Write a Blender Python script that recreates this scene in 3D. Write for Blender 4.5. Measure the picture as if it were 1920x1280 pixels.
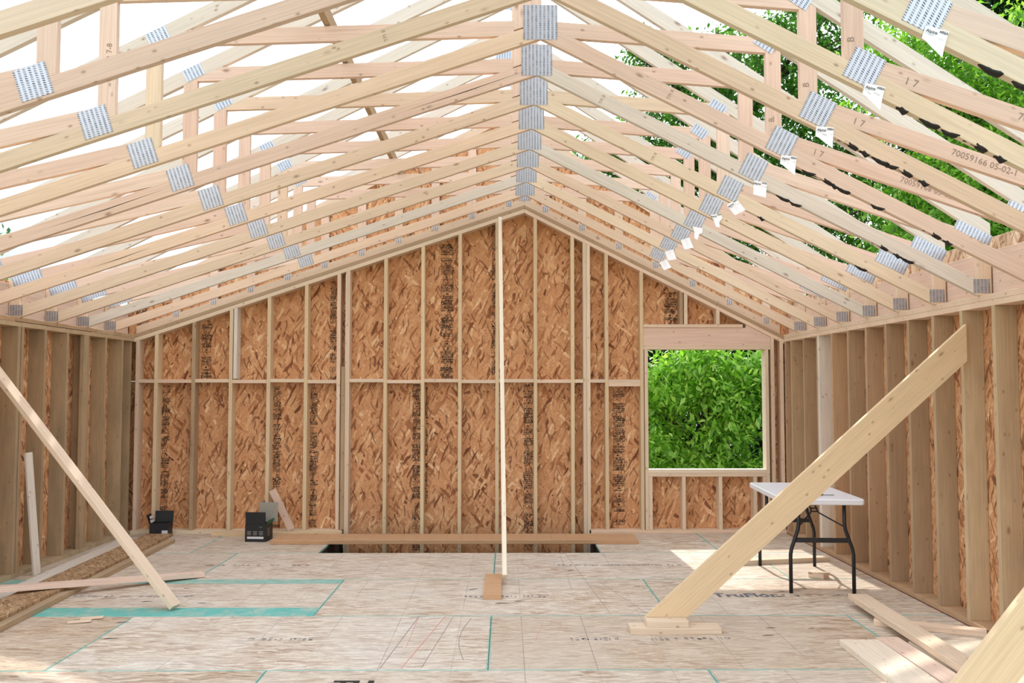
import bpy, bmesh, math, random
import numpy as np
from mathutils import Matrix, Vector, noise

random.seed(7)
rng = np.random.default_rng(11)
for _o in list(bpy.data.objects):
    bpy.data.objects.remove(_o)
scene = bpy.context.scene
COL = scene.collection
R = math.radians

# ------------------------------------------------------------------ camera, sky, sun, exposure
cam_data = bpy.data.cameras.new('camera')
cam_data.sensor_width = 36.0
cam_data.lens = 36.0 * 1720.28 / 1920.0
cam_data.clip_end = 300
camera = bpy.data.objects.new('camera', cam_data)
COL.objects.link(camera)
camera.location = (0, 0, 1.5412)
camera.rotation_euler = (math.pi / 2 + 0.0531, 0, -0.0065)
scene.camera = camera

SUN_EL = R(34.0)
SUN_AZ = R(-2.0)                      # the sun stands behind the gable wall
SUN_DIR = Vector((math.sin(SUN_AZ) * math.cos(SUN_EL), math.cos(SUN_AZ) * math.cos(SUN_EL), math.sin(SUN_EL)))

world = bpy.data.worlds.new('sky')
scene.world = world
world.use_nodes = True
wn = world.node_tree
wn.nodes.clear()


def nd(t, kind, **kw):
    n = t.nodes.new(kind)
    for k, v in kw.items():
        if k.startswith('i_'):
            key = k[2:]
            n.inputs[int(key) if key.isdigit() else key].default_value = v
        else:
            setattr(n, k, v)
    return n


def ramp(t, stops, interp='LINEAR'):
    n = t.nodes.new('ShaderNodeValToRGB')
    n.color_ramp.interpolation = interp
    el = n.color_ramp.elements
    while len(el) > 1:
        el.remove(el[-1])
    for i, (p, c) in enumerate(stops):
        e = el[0] if i == 0 else el.new(p)
        e.position = p
        e.color = (c, c, c, 1) if isinstance(c, (int, float)) else (*c, 1)
    return n


w_co = nd(wn, 'ShaderNodeTexCoord')
w_sep = nd(wn, 'ShaderNodeSeparateXYZ')
wn.links.new(w_co.outputs['Generated'], w_sep.inputs[0])
w_blue = ramp(wn, [(0.0, (0.52, 0.70, 0.74)), (0.2, (0.50, 0.72, 0.80)), (0.5, (0.40, 0.60, 0.84)), (1.0, (0.32, 0.50, 0.80))])
wn.links.new(w_sep.outputs['Z'], w_blue.inputs[0])
w_map = nd(wn, 'ShaderNodeMapping')
w_map.inputs['Scale'].default_value = (1.0, 1.0, 2.2)
w_map.inputs['Location'].default_value = (5.2, 2.2, 1.1)
wn.links.new(w_co.outputs['Generated'], w_map.inputs[0])
w_noise = nd(wn, 'ShaderNodeTexNoise', i_Scale=1.7, i_Detail=7.0, i_Roughness=0.55)
wn.links.new(w_map.outputs[0], w_noise.inputs['Vector'])
w_cl = ramp(wn, [(0.44, 0.0), (0.58, 1.0)])
wn.links.new(w_noise.outputs['Fac'], w_cl.inputs[0])
# bright haze around the sun
w_dot = nd(wn, 'ShaderNodeVectorMath', operation='DOT_PRODUCT')
w_dot.inputs[1].default_value = SUN_DIR
wn.links.new(w_co.outputs['Generated'], w_dot.inputs[0])
w_haze = nd(wn, 'ShaderNodeMapRange')
w_haze.interpolation_type = 'SMOOTHSTEP'
w_haze.inputs['From Min'].default_value = 0.74
w_haze.inputs['From Max'].default_value = 1.0
wn.links.new(w_dot.outputs['Value'], w_haze.inputs['Value'])
w_max = nd(wn, 'ShaderNodeMath', operation='MAXIMUM')
wn.links.new(w_cl.outputs[0], w_max.inputs[0])
wn.links.new(w_haze.outputs[0], w_max.inputs[1])
w_mix = nd(wn, 'ShaderNodeMix', data_type='RGBA')
w_mix.inputs[7].default_value = (2.08, 2.14, 2.2, 1)
wn.links.new(w_max.outputs[0], w_mix.inputs[0])
wn.links.new(w_blue.outputs[0], w_mix.inputs[6])
w_bg = nd(wn, 'ShaderNodeBackground', i_Strength=1.15)
wn.links.new(w_mix.outputs[2], w_bg.inputs['Color'])
w_out = nd(wn, 'ShaderNodeOutputWorld')
wn.links.new(w_bg.outputs[0], w_out.inputs[0])

sun_data = bpy.data.lights.new('sun', 'SUN')
sun_data.energy = 4.2
sun_data.angle = R(0.8)
sun_data.color = (1.0, 0.95, 0.86)
sun = bpy.data.objects.new('sun', sun_data)
COL.objects.link(sun)
sun.location = SUN_DIR * 40
sun.rotation_euler = (-SUN_DIR).to_track_quat('-Z', 'Y').to_euler()

vs = scene.view_settings
scene.display_settings.display_device = 'sRGB'
vs.view_transform = 'Standard'
vs.look = 'None'
vs.gamma = 1.0
vs.use_curve_mapping = False
vs.exposure = 0.06
scene.cycles.max_bounces = 10
scene.cycles.diffuse_bounces = 5
scene.cycles.transparent_max_bounces = 8


# ------------------------------------------------------------------ materials
def lin(r, g, b):
    f = lambda c: (c / 255 / 12.92) if c <= 10 else ((c / 255 + 0.055) / 1.055) ** 2.4
    return (f(r), f(g), f(b))


def new_mat(name):
    m = bpy.data.materials.new(name)
    m.use_nodes = True
    t = m.node_tree
    t.nodes.clear()
    out = nd(t, 'ShaderNodeOutputMaterial')
    b = nd(t, 'ShaderNodeBsdfPrincipled')
    t.links.new(b.outputs[0], out.inputs[0])
    return m, t, b


def plain(name, col, rough=0.6, metal=0.0, spec=0.5):
    m, t, b = new_mat(name)
    b.inputs['Base Color'].default_value = (*col, 1)
    b.inputs['Roughness'].default_value = rough
    b.inputs['Metallic'].default_value = metal
    b.inputs['Specular IOR Level'].default_value = spec
    return m


def mixc(t, fac, a, b, mode='MIX'):
    n = nd(t, 'ShaderNodeMix', data_type='RGBA', blend_type=mode)
    for sock, v in ((0, fac), (6, a), (7, b)):
        if isinstance(v, (int, float)):
            n.inputs[sock].default_value = v if sock == 0 else (v, v, v, 1)
        elif isinstance(v, tuple):
            n.inputs[sock].default_value = (*v, 1)
        else:
            t.links.new(v, n.inputs[sock])
    return n.outputs[2]


def math_(t, op, a, b=None):
    n = nd(t, 'ShaderNodeMath', operation=op)
    for i, v in enumerate((a, b)):
        if v is None:
            continue
        if isinstance(v, (int, float)):
            n.inputs[i].default_value = v
        else:
            t.links.new(v, n.inputs[i])
    return n.outputs[0]


def obj_coords(t, spread=37.0):
    """object coordinates moved by a random offset of the object's own, so alike pieces differ in grain"""
    tc = nd(t, 'ShaderNodeTexCoord')
    oi = nd(t, 'ShaderNodeObjectInfo')
    mul = nd(t, 'ShaderNodeVectorMath', operation='SCALE')
    mul.inputs[0].default_value = (spread, spread * 1.7, spread * 0.6)
    t.links.new(oi.outputs['Random'], mul.inputs['Scale'])
    add = nd(t, 'ShaderNodeVectorMath', operation='ADD')
    t.links.new(tc.outputs['Object'], add.inputs[0])
    t.links.new(mul.outputs[0], add.inputs[1])
    return tc.outputs['Object'], add.outputs[0], oi.outputs['Random']


def scaled(t, vec, s, rot=0.0):
    if rot:
        n0 = nd(t, 'ShaderNodeMapping')
        n0.inputs['Rotation'].default_value = (0, 0, rot)
        t.links.new(vec, n0.inputs[0])
        vec, rot = n0.outputs[0], 0.0
    n = nd(t, 'ShaderNodeMapping')
    n.inputs['Scale'].default_value = s
    n.inputs['Rotation'].default_value = (0, 0, rot)
    t.links.new(vec, n.inputs[0])
    return n.outputs[0]


def wood(name, a, b, c, dark, knot=1.0, stain=0.0, stain_col=(0.2, 0.19, 0.15), rough=0.75):
    m, t, bs = new_mat(name)
    _, co, rnd = obj_coords(t)
    tone = ramp(t, [(0.0, a), (0.5, b), (1.0, c)])
    t.links.new(rnd, tone.inputs[0])
    n1 = nd(t, 'ShaderNodeTexNoise', i_Scale=1.0, i_Detail=3.0, i_Roughness=0.6, i_Distortion=0.6)
    t.links.new(scaled(t, co, (0.9, 11, 11)), n1.inputs['Vector'])
    band = ramp(t, [(0.36, 0.0), (0.5, 0.35), (0.56, 0.25), (0.7, 1.0)])
    t.links.new(n1.outputs['Fac'], band.inputs[0])
    n2 = nd(t, 'ShaderNodeTexNoise', i_Scale=1.0, i_Detail=2.0)
    t.links.new(scaled(t, co, (3, 130, 130)), n2.inputs['Vector'])
    col = mixc(t, math_(t, 'MULTIPLY', band.outputs[0], 0.24), tone.outputs[0], dark)
    fine = ramp(t, [(0.35, 0.90), (0.62, 1.03)])
    t.links.new(n2.outputs['Fac'], fine.inputs[0])
    col = mixc(t, 1.0, col, fine.outputs[0], 'MULTIPLY')
    if stain > 0:
        n3 = nd(t, 'ShaderNodeTexNoise', i_Scale=1.0, i_Detail=4.0, i_Roughness=0.65)
        t.links.new(scaled(t, co, (1.6, 5, 5)), n3.inputs['Vector'])
        st = ramp(t, [(0.42, 0.0), (0.72, 1.0)])
        t.links.new(n3.outputs['Fac'], st.inputs[0])
        col = mixc(t, math_(t, 'MULTIPLY', st.outputs[0], stain), col, stain_col)
    if knot > 0:
        for sc, th, amt in (((3.0, 7, 7), 0.075, 0.7), ((9, 15, 15), 0.11, 0.6)):
            v = nd(t, 'ShaderNodeTexVoronoi', i_Scale=1.0)
            t.links.new(scaled(t, co, sc), v.inputs['Vector'])
            k = ramp(t, [(0.0, 1.0), (th * 0.55, 0.8), (th, 0.28), (th * 1.5, 0.0)])
            t.links.new(v.outputs['Distance'], k.inputs[0])
            col = mixc(t, math_(t, 'MULTIPLY', k.outputs[0], amt * knot), col, lin(112, 66, 36))
    t.links.new(col, bs.inputs['Base Color'])
    bs.inputs['Roughness'].default_value = rough
    bs.inputs['Specular IOR Level'].default_value = 0.3
    bump = nd(t, 'ShaderNodeBump', i_Strength=0.12, i_Distance=0.002)
    t.links.new(n2.outputs['Fac'], bump.inputs['Height'])
    t.links.new(bump.outputs[0], bs.inputs['Normal'])
    return m


M = {}
M['spruce'] = wood('spruce_lumber', lin(230, 211, 184), lin(218, 196, 172), lin(232, 205, 180), lin(198, 162, 128))
M['spruce_grey'] = wood('weathered_spruce_lumber', lin(226, 220, 210), lin(214, 206, 192), lin(224, 212, 200), lin(188, 172, 150))
M['fir'] = wood('pink_fir_lumber', lin(230, 204, 186), lin(222, 194, 176), lin(234, 212, 194), lin(198, 150, 124))
M['stud'] = wood('wall_stud_lumber', lin(200, 164, 128), lin(172, 146, 116), lin(206, 182, 146), lin(136, 102, 72), knot=1.0, stain=0.3, stain_col=lin(136, 112, 86))
M['stud_dark'] = wood('stained_stud_lumber', lin(188, 164, 130), lin(172, 146, 114), lin(192, 170, 138), lin(130, 104, 74), knot=0.8, stain=0.55, stain_col=lin(122, 112, 88))
M['white_wood'] = wood('fresh_white_lumber', lin(236, 224, 202), lin(230, 214, 190), lin(234, 222, 204), lin(208, 182, 148), knot=0.8)
M['pale_stud'] = wood('pale_stud_lumber', lin(226, 204, 166), lin(214, 190, 154), lin(228, 206, 172), lin(180, 148, 108), knot=0.8)
M['tan_wood'] = wood('tan_brace_lumber', lin(222, 196, 158), lin(214, 186, 150), lin(224, 200, 164), lin(192, 154, 112), knot=0.9)
M['old_wood'] = wood('dirty_lumber', lin(186, 158, 124), lin(172, 144, 112), lin(190, 166, 134), lin(134, 106, 78), stain=0.5, stain_col=lin(138, 116, 92))
M['orange_wood'] = wood('orange_laminated_lumber', lin(200, 160, 122), lin(196, 156, 118), lin(202, 164, 128), lin(160, 112, 74), knot=0.3)


def osb(name, palette, strength=1.0, size=1.0, floor=False, angles=(0.0, 1.2, -0.35, 0.7, 0.2, -0.8, 0.45)):
    m, t, bs = new_mat(name)
    raw, co, rnd = obj_coords(t)
    warp = nd(t, 'ShaderNodeTexNoise', i_Scale=7.0, i_Detail=2.0)
    t.links.new(co, warp.inputs['Vector'])
    off = nd(t, 'ShaderNodeVectorMath', operation='MULTIPLY_ADD')
    off.inputs[1].default_value = (0.05, 0.05, 0.0)
    t.links.new(warp.outputs['Color'], off.inputs[0])
    t.links.new(co, off.inputs[2])
    base = nd(t, 'ShaderNodeTexNoise', i_Scale=9.0, i_Detail=3.0)
    t.links.new(co, base.inputs['Vector'])
    pal = lambda: ramp(t, palette)
    p0 = pal()
    t.links.new(base.outputs['Fac'], p0.inputs[0])
    col = p0.outputs[0]
    hsum = base.outputs['Fac']
    for i, ang in enumerate(angles):
        v = nd(t, 'ShaderNodeTexVoronoi', i_Scale=1.0)
        v.voronoi_dimensions = '2D'
        k = 1.0 + 0.22 * ((i * 7) % 5 - 2) / 2
        t.links.new(scaled(t, off.outputs[0], (8.5 * k / size, 46 * k / size, 1), ang), v.inputs['Vector'])
        s = nd(t, 'ShaderNodeSeparateColor')
        t.links.new(v.outputs['Color'], s.inputs[0])
        keep = math_(t, 'GREATER_THAN', s.outputs[0], 0.5 if i < 3 else 0.68)
        p = pal()
        t.links.new(s.outputs[1], p.inputs[0])
        col = mixc(t, keep, col, p.outputs[0])
        hsum = mixc(t, keep, hsum, s.outputs[2])
    for i, ang in enumerate(angles[:3]):           # thin dark gaps between flakes
        v = nd(t, 'ShaderNodeTexVoronoi', i_Scale=1.0)
        v.voronoi_dimensions = '2D'
        t.links.new(scaled(t, off.outputs[0], (11 / size, 80 / size, 1), (0.1, -0.45, 0.5)[i] if not floor else ang * 0.3), v.inputs['Vector'])
        s = nd(t, 'ShaderNodeSeparateColor')
        t.links.new(v.outputs['Color'], s.inputs[0])
        col = mixc(t, math_(t, 'MULTIPLY', math_(t, 'GREATER_THAN', s.outputs[2], 0.97), 0.7), col, palette[0][1])
    fib = nd(t, 'ShaderNodeTexNoise', i_Scale=1.0, i_Detail=2.0)
    t.links.new(scaled(t, co, (40, 40, 1)), fib.inputs['Vector'])
    fr = ramp(t, [(0.3, 0.86), (0.7, 1.08)])
    t.links.new(fib.outputs['Fac'], fr.inputs[0])
    col = mixc(t, 1.0, col, fr.outputs[0], 'MULTIPLY')
    if floor:
        # dusty film, dirt, printed nailing guides, teal edge paint of the subfloor panels
        d = nd(t, 'ShaderNodeTexNoise', i_Scale=1.3, i_Detail=5.0, i_Roughness=0.6)
        t.links.new(co, d.inputs['Vector'])
        dr = ramp(t, [(0.36, 0.15), (0.62, 0.62)])
        t.links.new(d.outputs['Fac'], dr.inputs[0])
        col = mixc(t, dr.outputs[0], col, lin(218, 213, 206))
        pv = ramp(t, [(0.0, lin(234, 222, 208)), (0.5, lin(244, 238, 230)), (1.0, lin(255, 252, 248))])
        t.links.new(rnd, pv.inputs[0])
        col = mixc(t, 1.0, col, pv.outputs[0], 'MULTIPLY')
        st = nd(t, 'ShaderNodeTexNoise', i_Scale=1.0, i_Detail=3.0)
        t.links.new(scaled(t, co, (14, 110, 1)), st.inputs['Vector'])
        sr = ramp(t, [(0.57, 0.0), (0.72, 0.6)])
        t.links.new(st.outputs['Fac'], sr.inputs[0])
        col = mixc(t, sr.outputs[0], col, lin(150, 118, 96))
        sep = nd(t, 'ShaderNodeSeparateXYZ')
        t.links.new(raw, sep.inputs[0])
        gx = math_(t, 'ABSOLUTE', math_(t, 'SUBTRACT', math_(t, 'FRACT', math_(t, 'DIVIDE', sep.outputs[0], 0.4064)), 0.5))
        guide = math_(t, 'LESS_THAN', gx, 0.0062)
        gn = ramp(t, [(0.42, 0.0), (0.6, 0.5)])
        t.links.new(d.outputs['Fac'], gn.inputs[0])
        col = mixc(t, math_(t, 'MULTIPLY', guide, gn.outputs[0]), col, lin(96, 86, 84))

        def attr(nm):
            a = nd(t, 'ShaderNodeAttribute', attribute_type='OBJECT', attribute_name=nm)
            return a.outputs['Fac']
        en = nd(t, 'ShaderNodeTexNoise', i_Scale=9.0, i_Detail=5.0, i_Roughness=0.7)
        t.links.new(co, en.inputs['Vector'])
        wob = math_(t, 'MULTIPLY', math_(t, 'SUBTRACT', en.outputs['Fac'], 0.5), 0.05)
        ex = math_(t, 'SUBTRACT', attr('half_x'), math_(t, 'ABSOLUTE', sep.outputs[0]))
        ey = math_(t, 'SUBTRACT', attr('half_y'), math_(t, 'ABSOLUTE', sep.outputs[1]))
        e1 = math_(t, 'LESS_THAN', math_(t, 'ADD', math_(t, 'MINIMUM', ex, ey), wob), 0.0095)
        front = math_(t, 'LESS_THAN', math_(t, 'ADD', math_(t, 'ADD', sep.outputs[1], attr('half_y')), math_(t, 'MULTIPLY', wob, 0.4)), attr('band_front'))
        back = math_(t, 'LESS_THAN', math_(t, 'ADD', math_(t, 'SUBTRACT', attr('half_y'), sep.outputs[1]), wob), attr('band_back'))
        back = math_(t, 'MULTIPLY', back, 0.75)
        paint = math_(t, 'MAXIMUM', math_(t, 'MAXIMUM', math_(t, 'MULTIPLY', e1, 0.8), front), back)
        en2 = ramp(t, [(0.3, 0.35), (0.55, 0.92)])
        t.links.new(en.outputs['Fac'], en2.inputs[0])
        col = mixc(t, math_(t, 'MULTIPLY', paint, en2.outputs[0]), col, lin(88, 176, 166))
    t.links.new(col, bs.inputs['Base Color'])
    bs.inputs['Roughness'].default_value = 0.7
    bs.inputs['Specular IOR Level'].default_value = 0.25
    bump = nd(t, 'ShaderNodeBump', i_Strength=0.35 if not floor else 0.12, i_Distance=0.003)
    t.links.new(hsum, bump.inputs['Height'])
    t.links.new(bump.outputs[0], bs.inputs['Normal'])
    return m


M['osb'] = osb('oriented_strand_board', [(0.0, lin(118, 74, 48)), (0.06, lin(170, 114, 76)), (0.26, lin(204, 150, 106)), (0.75, lin(214, 162, 118)), (0.93, lin(224, 178, 134)), (1.0, lin(238, 204, 162))], size=1.1)
M['osb_old'] = osb('grey_strand_board', [(0.0, lin(132, 100, 68)), (0.3, lin(158, 126, 92)), (0.7, lin(172, 140, 106)), (1.0, lin(192, 162, 128))], size=0.7, angles=(0.1, -0.3, 0.5))
M['osb_pale'] = osb('pale_strand_board', [(0.0, lin(150, 112, 82)), (0.2, lin(196, 164, 132)), (0.7, lin(212, 184, 154)), (1.0, lin(230, 208, 182))], angles=(0.0, 1.2, -0.35, 0.7))
M['osb_floor'] = osb('subfloor_strand_board', [(0.0, lin(146, 112, 88)), (0.15, lin(186, 162, 138)), (0.6, lin(206, 190, 170)), (1.0, lin(226, 216, 202))],
                     size=1.0, floor=True, angles=(0.05, -0.12, 0.2, -0.3, 0.1))


def plate_mat():
    m, t, b = new_mat('punched_galvanised_steel')
    tc = nd(t, 'ShaderNodeTexCoord')
    sep = nd(t, 'ShaderNodeSeparateXYZ')
    t.links.new(tc.outputs['Object'], sep.inputs[0])
    cx = math_(t, 'FRACT', math_(t, 'ADD', math_(t, 'DIVIDE', sep.outputs[0], 0.0235), 0.5))
    cy = math_(t, 'FRACT', math_(t, 'ADD', math_(t, 'DIVIDE', sep.outputs[1], 0.0105), math_(t, 'MULTIPLY', cx, 0.8)))
    inx = math_(t, 'LESS_THAN', math_(t, 'ABSOLUTE', math_(t, 'SUBTRACT', cx, 0.5)), 0.24)
    iny = math_(t, 'LESS_THAN', math_(t, 'ABSOLUTE', math_(t, 'SUBTRACT', cy, 0.5)), 0.27)
    slot = math_(t, 'MULTIPLY', inx, iny)
    oi = nd(t, 'ShaderNodeTexNoise', i_Scale=30.0)
    t.links.new(tc.outputs['Object'], oi.inputs['Vector'])
    dk = ramp(t, [(0.4, lin(150, 148, 148)), (0.62, lin(88, 84, 82))])
    t.links.new(oi.outputs['Fac'], dk.inputs[0])
    col = mixc(t, slot, lin(184, 191, 202), dk.outputs[0])
    t.links.new(col, b.inputs['Base Color'])
    met = math_(t, 'SUBTRACT', 0.85, math_(t, 'MULTIPLY', slot, 0.7))
    t.links.new(met, b.inputs['Metallic'])
    b.inputs['Roughness'].default_value = 0.38
    bump = nd(t, 'ShaderNodeBump', i_Strength=0.5, i_Distance=0.002)
    t.links.new(slot, bump.inputs['Height'])
    t.links.new(bump.outputs[0], b.inputs['Normal'])
    return m


M['plate'] = plate_mat()
M['ink'] = plain('black_stamp_ink', lin(46, 36, 28), 0.9)
M['grey_ink'] = plain('grey_lumber_ink', lin(150, 130, 118), 0.9)
M['blue_ink'] = plain('faded_blue_grey_ink', lin(104, 104, 110), 0.9)
M['faint_ink'] = plain('worn_grey_ink', lin(158, 152, 148), 0.9)
M['smear'] = plain('black_tar', lin(34, 28, 24), 0.75)
M['paper'] = plain('white_paper_tag', lin(244, 244, 248), 0.7)
M['table_white'] = plain('white_plastic', lin(232, 234, 240), 0.35)
M['black_steel'] = plain('black_painted_steel', lin(26, 26, 30), 0.4)
M['black_card'] = plain('black_cardboard', lin(24, 24, 28), 0.55)
M['grey_card'] = plain('grey_card', lin(150, 146, 138), 0.8)
M['white_print'] = plain('white_print', lin(214, 212, 216), 0.7)
M['green_print'] = plain('green_print', lin(44, 104, 66), 0.7)
M['yellow_print'] = plain('yellow_print', lin(196, 186, 96), 0.7)
M['olive'] = plain('olive_plastic', lin(120, 116, 52), 0.5)
M['blade'] = plain('dark_blade', lin(70, 70, 72), 0.35, 0.7)
M['red_chalk'] = plain('red_chalk', lin(206, 150, 140), 0.9)
M['dark_chalk'] = plain('dark_pencil', lin(160, 146, 138), 0.9)
M['red_line'] = plain('dark_red_sealant', lin(104, 44, 34), 0.8)
M['dark_brown'] = plain('dark_underlay', lin(50, 40, 32), 0.9)  # dark brown of the slab below the floor panels and of the splinters
M['concrete'] = plain('concrete', lin(130, 124, 116), 0.9)
M['grass'] = None


def grass_mat():
    m, t, b = new_mat('grass_ground')
    tc = nd(t, 'ShaderNodeTexCoord')
    n = nd(t, 'ShaderNodeTexNoise', i_Scale=2.0, i_Detail=6.0)
    t.links.new(tc.outputs['Object'], n.inputs['Vector'])
    r_ = ramp(t, [(0.3, lin(58, 78, 34)), (0.6, lin(92, 116, 52)), (0.8, lin(128, 120, 78))])
    t.links.new(n.outputs['Fac'], r_.inputs[0])
    t.links.new(r_.outputs[0], b.inputs['Base Color'])
    b.inputs['Roughness'].default_value = 0.9
    return m


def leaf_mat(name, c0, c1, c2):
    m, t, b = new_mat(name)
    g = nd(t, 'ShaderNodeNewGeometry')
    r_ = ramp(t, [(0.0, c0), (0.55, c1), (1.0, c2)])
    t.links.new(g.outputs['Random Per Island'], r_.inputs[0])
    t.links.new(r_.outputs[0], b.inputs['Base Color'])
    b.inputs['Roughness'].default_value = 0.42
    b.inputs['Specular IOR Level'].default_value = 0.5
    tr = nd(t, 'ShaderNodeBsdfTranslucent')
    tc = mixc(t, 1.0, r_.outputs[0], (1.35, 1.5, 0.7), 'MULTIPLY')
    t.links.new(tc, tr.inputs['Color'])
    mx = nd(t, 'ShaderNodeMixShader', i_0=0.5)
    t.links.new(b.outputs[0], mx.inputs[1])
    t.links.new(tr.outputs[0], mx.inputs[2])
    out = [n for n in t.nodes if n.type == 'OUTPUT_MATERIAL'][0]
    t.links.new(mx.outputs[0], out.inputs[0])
    return m


M['grass'] = grass_mat()
M['leaf_bright'] = leaf_mat('bright_leaves', lin(72, 120, 38), lin(120, 170, 60), lin(178, 212, 110))
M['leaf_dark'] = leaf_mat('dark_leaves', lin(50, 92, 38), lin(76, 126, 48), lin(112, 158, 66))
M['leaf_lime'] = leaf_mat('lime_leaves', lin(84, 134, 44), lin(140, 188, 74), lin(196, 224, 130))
M['leaf_shade'] = leaf_mat('shaded_leaves', lin(30, 52, 26), lin(42, 72, 32), lin(62, 98, 42))  # shade of the background foliage is put into this leaf colour
M['bark'] = wood('tree_bark', lin(84, 72, 62), lin(74, 62, 52), lin(92, 80, 68), lin(44, 36, 30), knot=0.0)

# ------------------------------------------------------------------ object helpers
W = {}


def link(o):
    COL.objects.link(o)
    return o


def root(name, loc=(0, 0, 0), label=None, cat=None, group=None, kind=None):
    o = link(bpy.data.objects.new(name, None))
    o.location = loc
    o.empty_display_size = 0.1
    W[o.name] = Matrix.Translation(loc)
    tag(o, label, cat, group, kind)
    return o


def tag(o, label=None, cat=None, group=None, kind=None):
    for k, v in (('label', label), ('category', cat), ('group', group), ('kind', kind)):
        if v:
            o[k] = v
    return o


def place(name, mesh, parent=None, mw=None, label=None):
    o = link(bpy.data.objects.new(name, mesh))
    mw = Matrix.Identity(4) if mw is None else mw
    W[o.name] = mw.copy()
    if parent is not None:
        o.parent = parent
        o.matrix_local = W[parent.name].inverted() @ mw
    else:
        o.matrix_local = mw
    if label:
        o['label'] = label
    return o


def mesh_from(name, bm, mat, smooth=False):
    me = bpy.data.meshes.new(name)
    bm.normal_update()
    bm.to_mesh(me)
    bm.free()
    for mt in (mat if isinstance(mat, (list, tuple)) else [mat]):
        me.materials.append(mt)
    if smooth:
        for p in me.polygons:
            p.use_smooth = True
    return me


BOX = {}


def box_mesh(lx, ly, lz, mat, bev=0.0015):
    key = (round(lx, 3), round(ly, 3), round(lz, 3), mat.name, bev)
    if key not in BOX:
        bm = bmesh.new()
        bmesh.ops.create_cube(bm, size=1.0)
        bmesh.ops.scale(bm, vec=(lx, ly, lz), verts=bm.verts)
        if bev:
            bmesh.ops.bevel(bm, geom=list(bm.edges), offset=min(bev, min(lx, ly, lz) * 0.3), segments=1, affect='EDGES')
        BOX[key] = mesh_from('board', bm, mat)
    return BOX[key]


def beam(name, p0, p1, w, t, mat, parent=None, wdir=(0, 0, 1), bev=0.0015, label=None):
    """a straight board from p0 to p1: w across, measured along wdir, and t thick; local X runs along the board"""
    p0, p1 = Vector(p0), Vector(p1)
    ex = (p1 - p0).normalized()
    ey = Vector(wdir)
    ey = (ey - ex * ey.dot(ex)).normalized()
    ez = ex.cross(ey)
    mw = Matrix(((ex.x, ey.x, ez.x, 0), (ex.y, ey.y, ez.y, 0), (ex.z, ey.z, ez.z, 0), (0, 0, 0, 1)))
    mw.translation = (p0 + p1) / 2
    return place(name, box_mesh((p1 - p0).length, w, t, mat, bev), parent, mw, label)


def slab(name, x0, x1, y0, y1, z0, z1, mat, parent=None, bev=0.0015, label=None):
    return place(name, box_mesh(x1 - x0, y1 - y0, z1 - z0, mat, bev), parent, Matrix.Translation(((x0 + x1) / 2, (y0 + y1) / 2, (z0 + z1) / 2)), label)


def prism(name, pts, y0, y1, mat, parent=None, ang=0.0, bev=0.0012, label=None):
    """a flat-sided piece: polygon pts in the XZ plane, from depth y0 to y1; local X along angle ang"""
    n = len(pts)
    cx, cz = sum(p[0] for p in pts) / n, sum(p[1] for p in pts) / n
    ca, sa = math.cos(ang), math.sin(ang)
    mw = Matrix(((ca, -sa, 0, cx), (0, 0, -1, (y0 + y1) / 2), (sa, ca, 0, cz), (0, 0, 0, 1)))
    area = sum(pts[i][0] * pts[(i + 1) % n][1] - pts[(i + 1) % n][0] * pts[i][1] for i in range(n))
    if area < 0:
        pts = pts[::-1]
    bm = bmesh.new()
    h = (y1 - y0) / 2
    front, back = [], []
    for x, z in pts:
        dx, dz = x - cx, z - cz
        lx, ly = dx * ca + dz * sa, -dx * sa + dz * ca
        front.append(bm.verts.new((lx, ly, h)))
        back.append(bm.verts.new((lx, ly, -h)))
    bm.faces.new(front)
    bm.faces.new(back[::-1])
    for i in range(n):
        j = (i + 1) % n
        bm.faces.new((front[j], front[i], back[i], back[j]))
    if bev:
        bmesh.ops.bevel(bm, geom=list(bm.edges), offset=bev, segments=1, affect='EDGES')
    return place(name, mesh_from(name, bm, mat), parent, mw, label)


TEXT = {}


def text_mesh(s, size, mat, bold=0.0):
    key = (s, size, mat.name, bold)
    if key not in TEXT:
        cu = bpy.data.curves.new('lettering', 'FONT')
        cu.body = s
        cu.size = size
        cu.offset = bold
        cu.align_x = 'CENTER'
        cu.align_y = 'CENTER'
        cu.resolution_u = 2
        o = bpy.data.objects.new('lettering', cu)
        COL.objects.link(o)
        bpy.context.view_layer.update()
        me = bpy.data.meshes.new_from_object(o.evaluated_get(bpy.context.evaluated_depsgraph_get()))
        bpy.data.objects.remove(o)
        me.materials.clear()
        me.materials.append(mat)
        TEXT[key] = me
    return TEXT[key]


def frame_mw(origin, ex, ey):
    ex, ey = Vector(ex).normalized(), Vector(ey).normalized()
    ez = ex.cross(ey)
    mw = Matrix(((ex.x, ey.x, ez.x, 0), (ex.y, ey.y, ez.y, 0), (ex.z, ey.z, ez.z, 0), (0, 0, 0, 1)))
    mw.translation = Vector(origin)
    return mw


def copy_tree(o, parent=None):
    c = link(o.copy())
    W[c.name] = W.get(o.name, Matrix.Identity(4)).copy()
    if parent is not None:
        c.parent = parent
    for ch in KIDS.get(o.name, []):
        copy_tree(ch, c)
    return c


KIDS = {}


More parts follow.
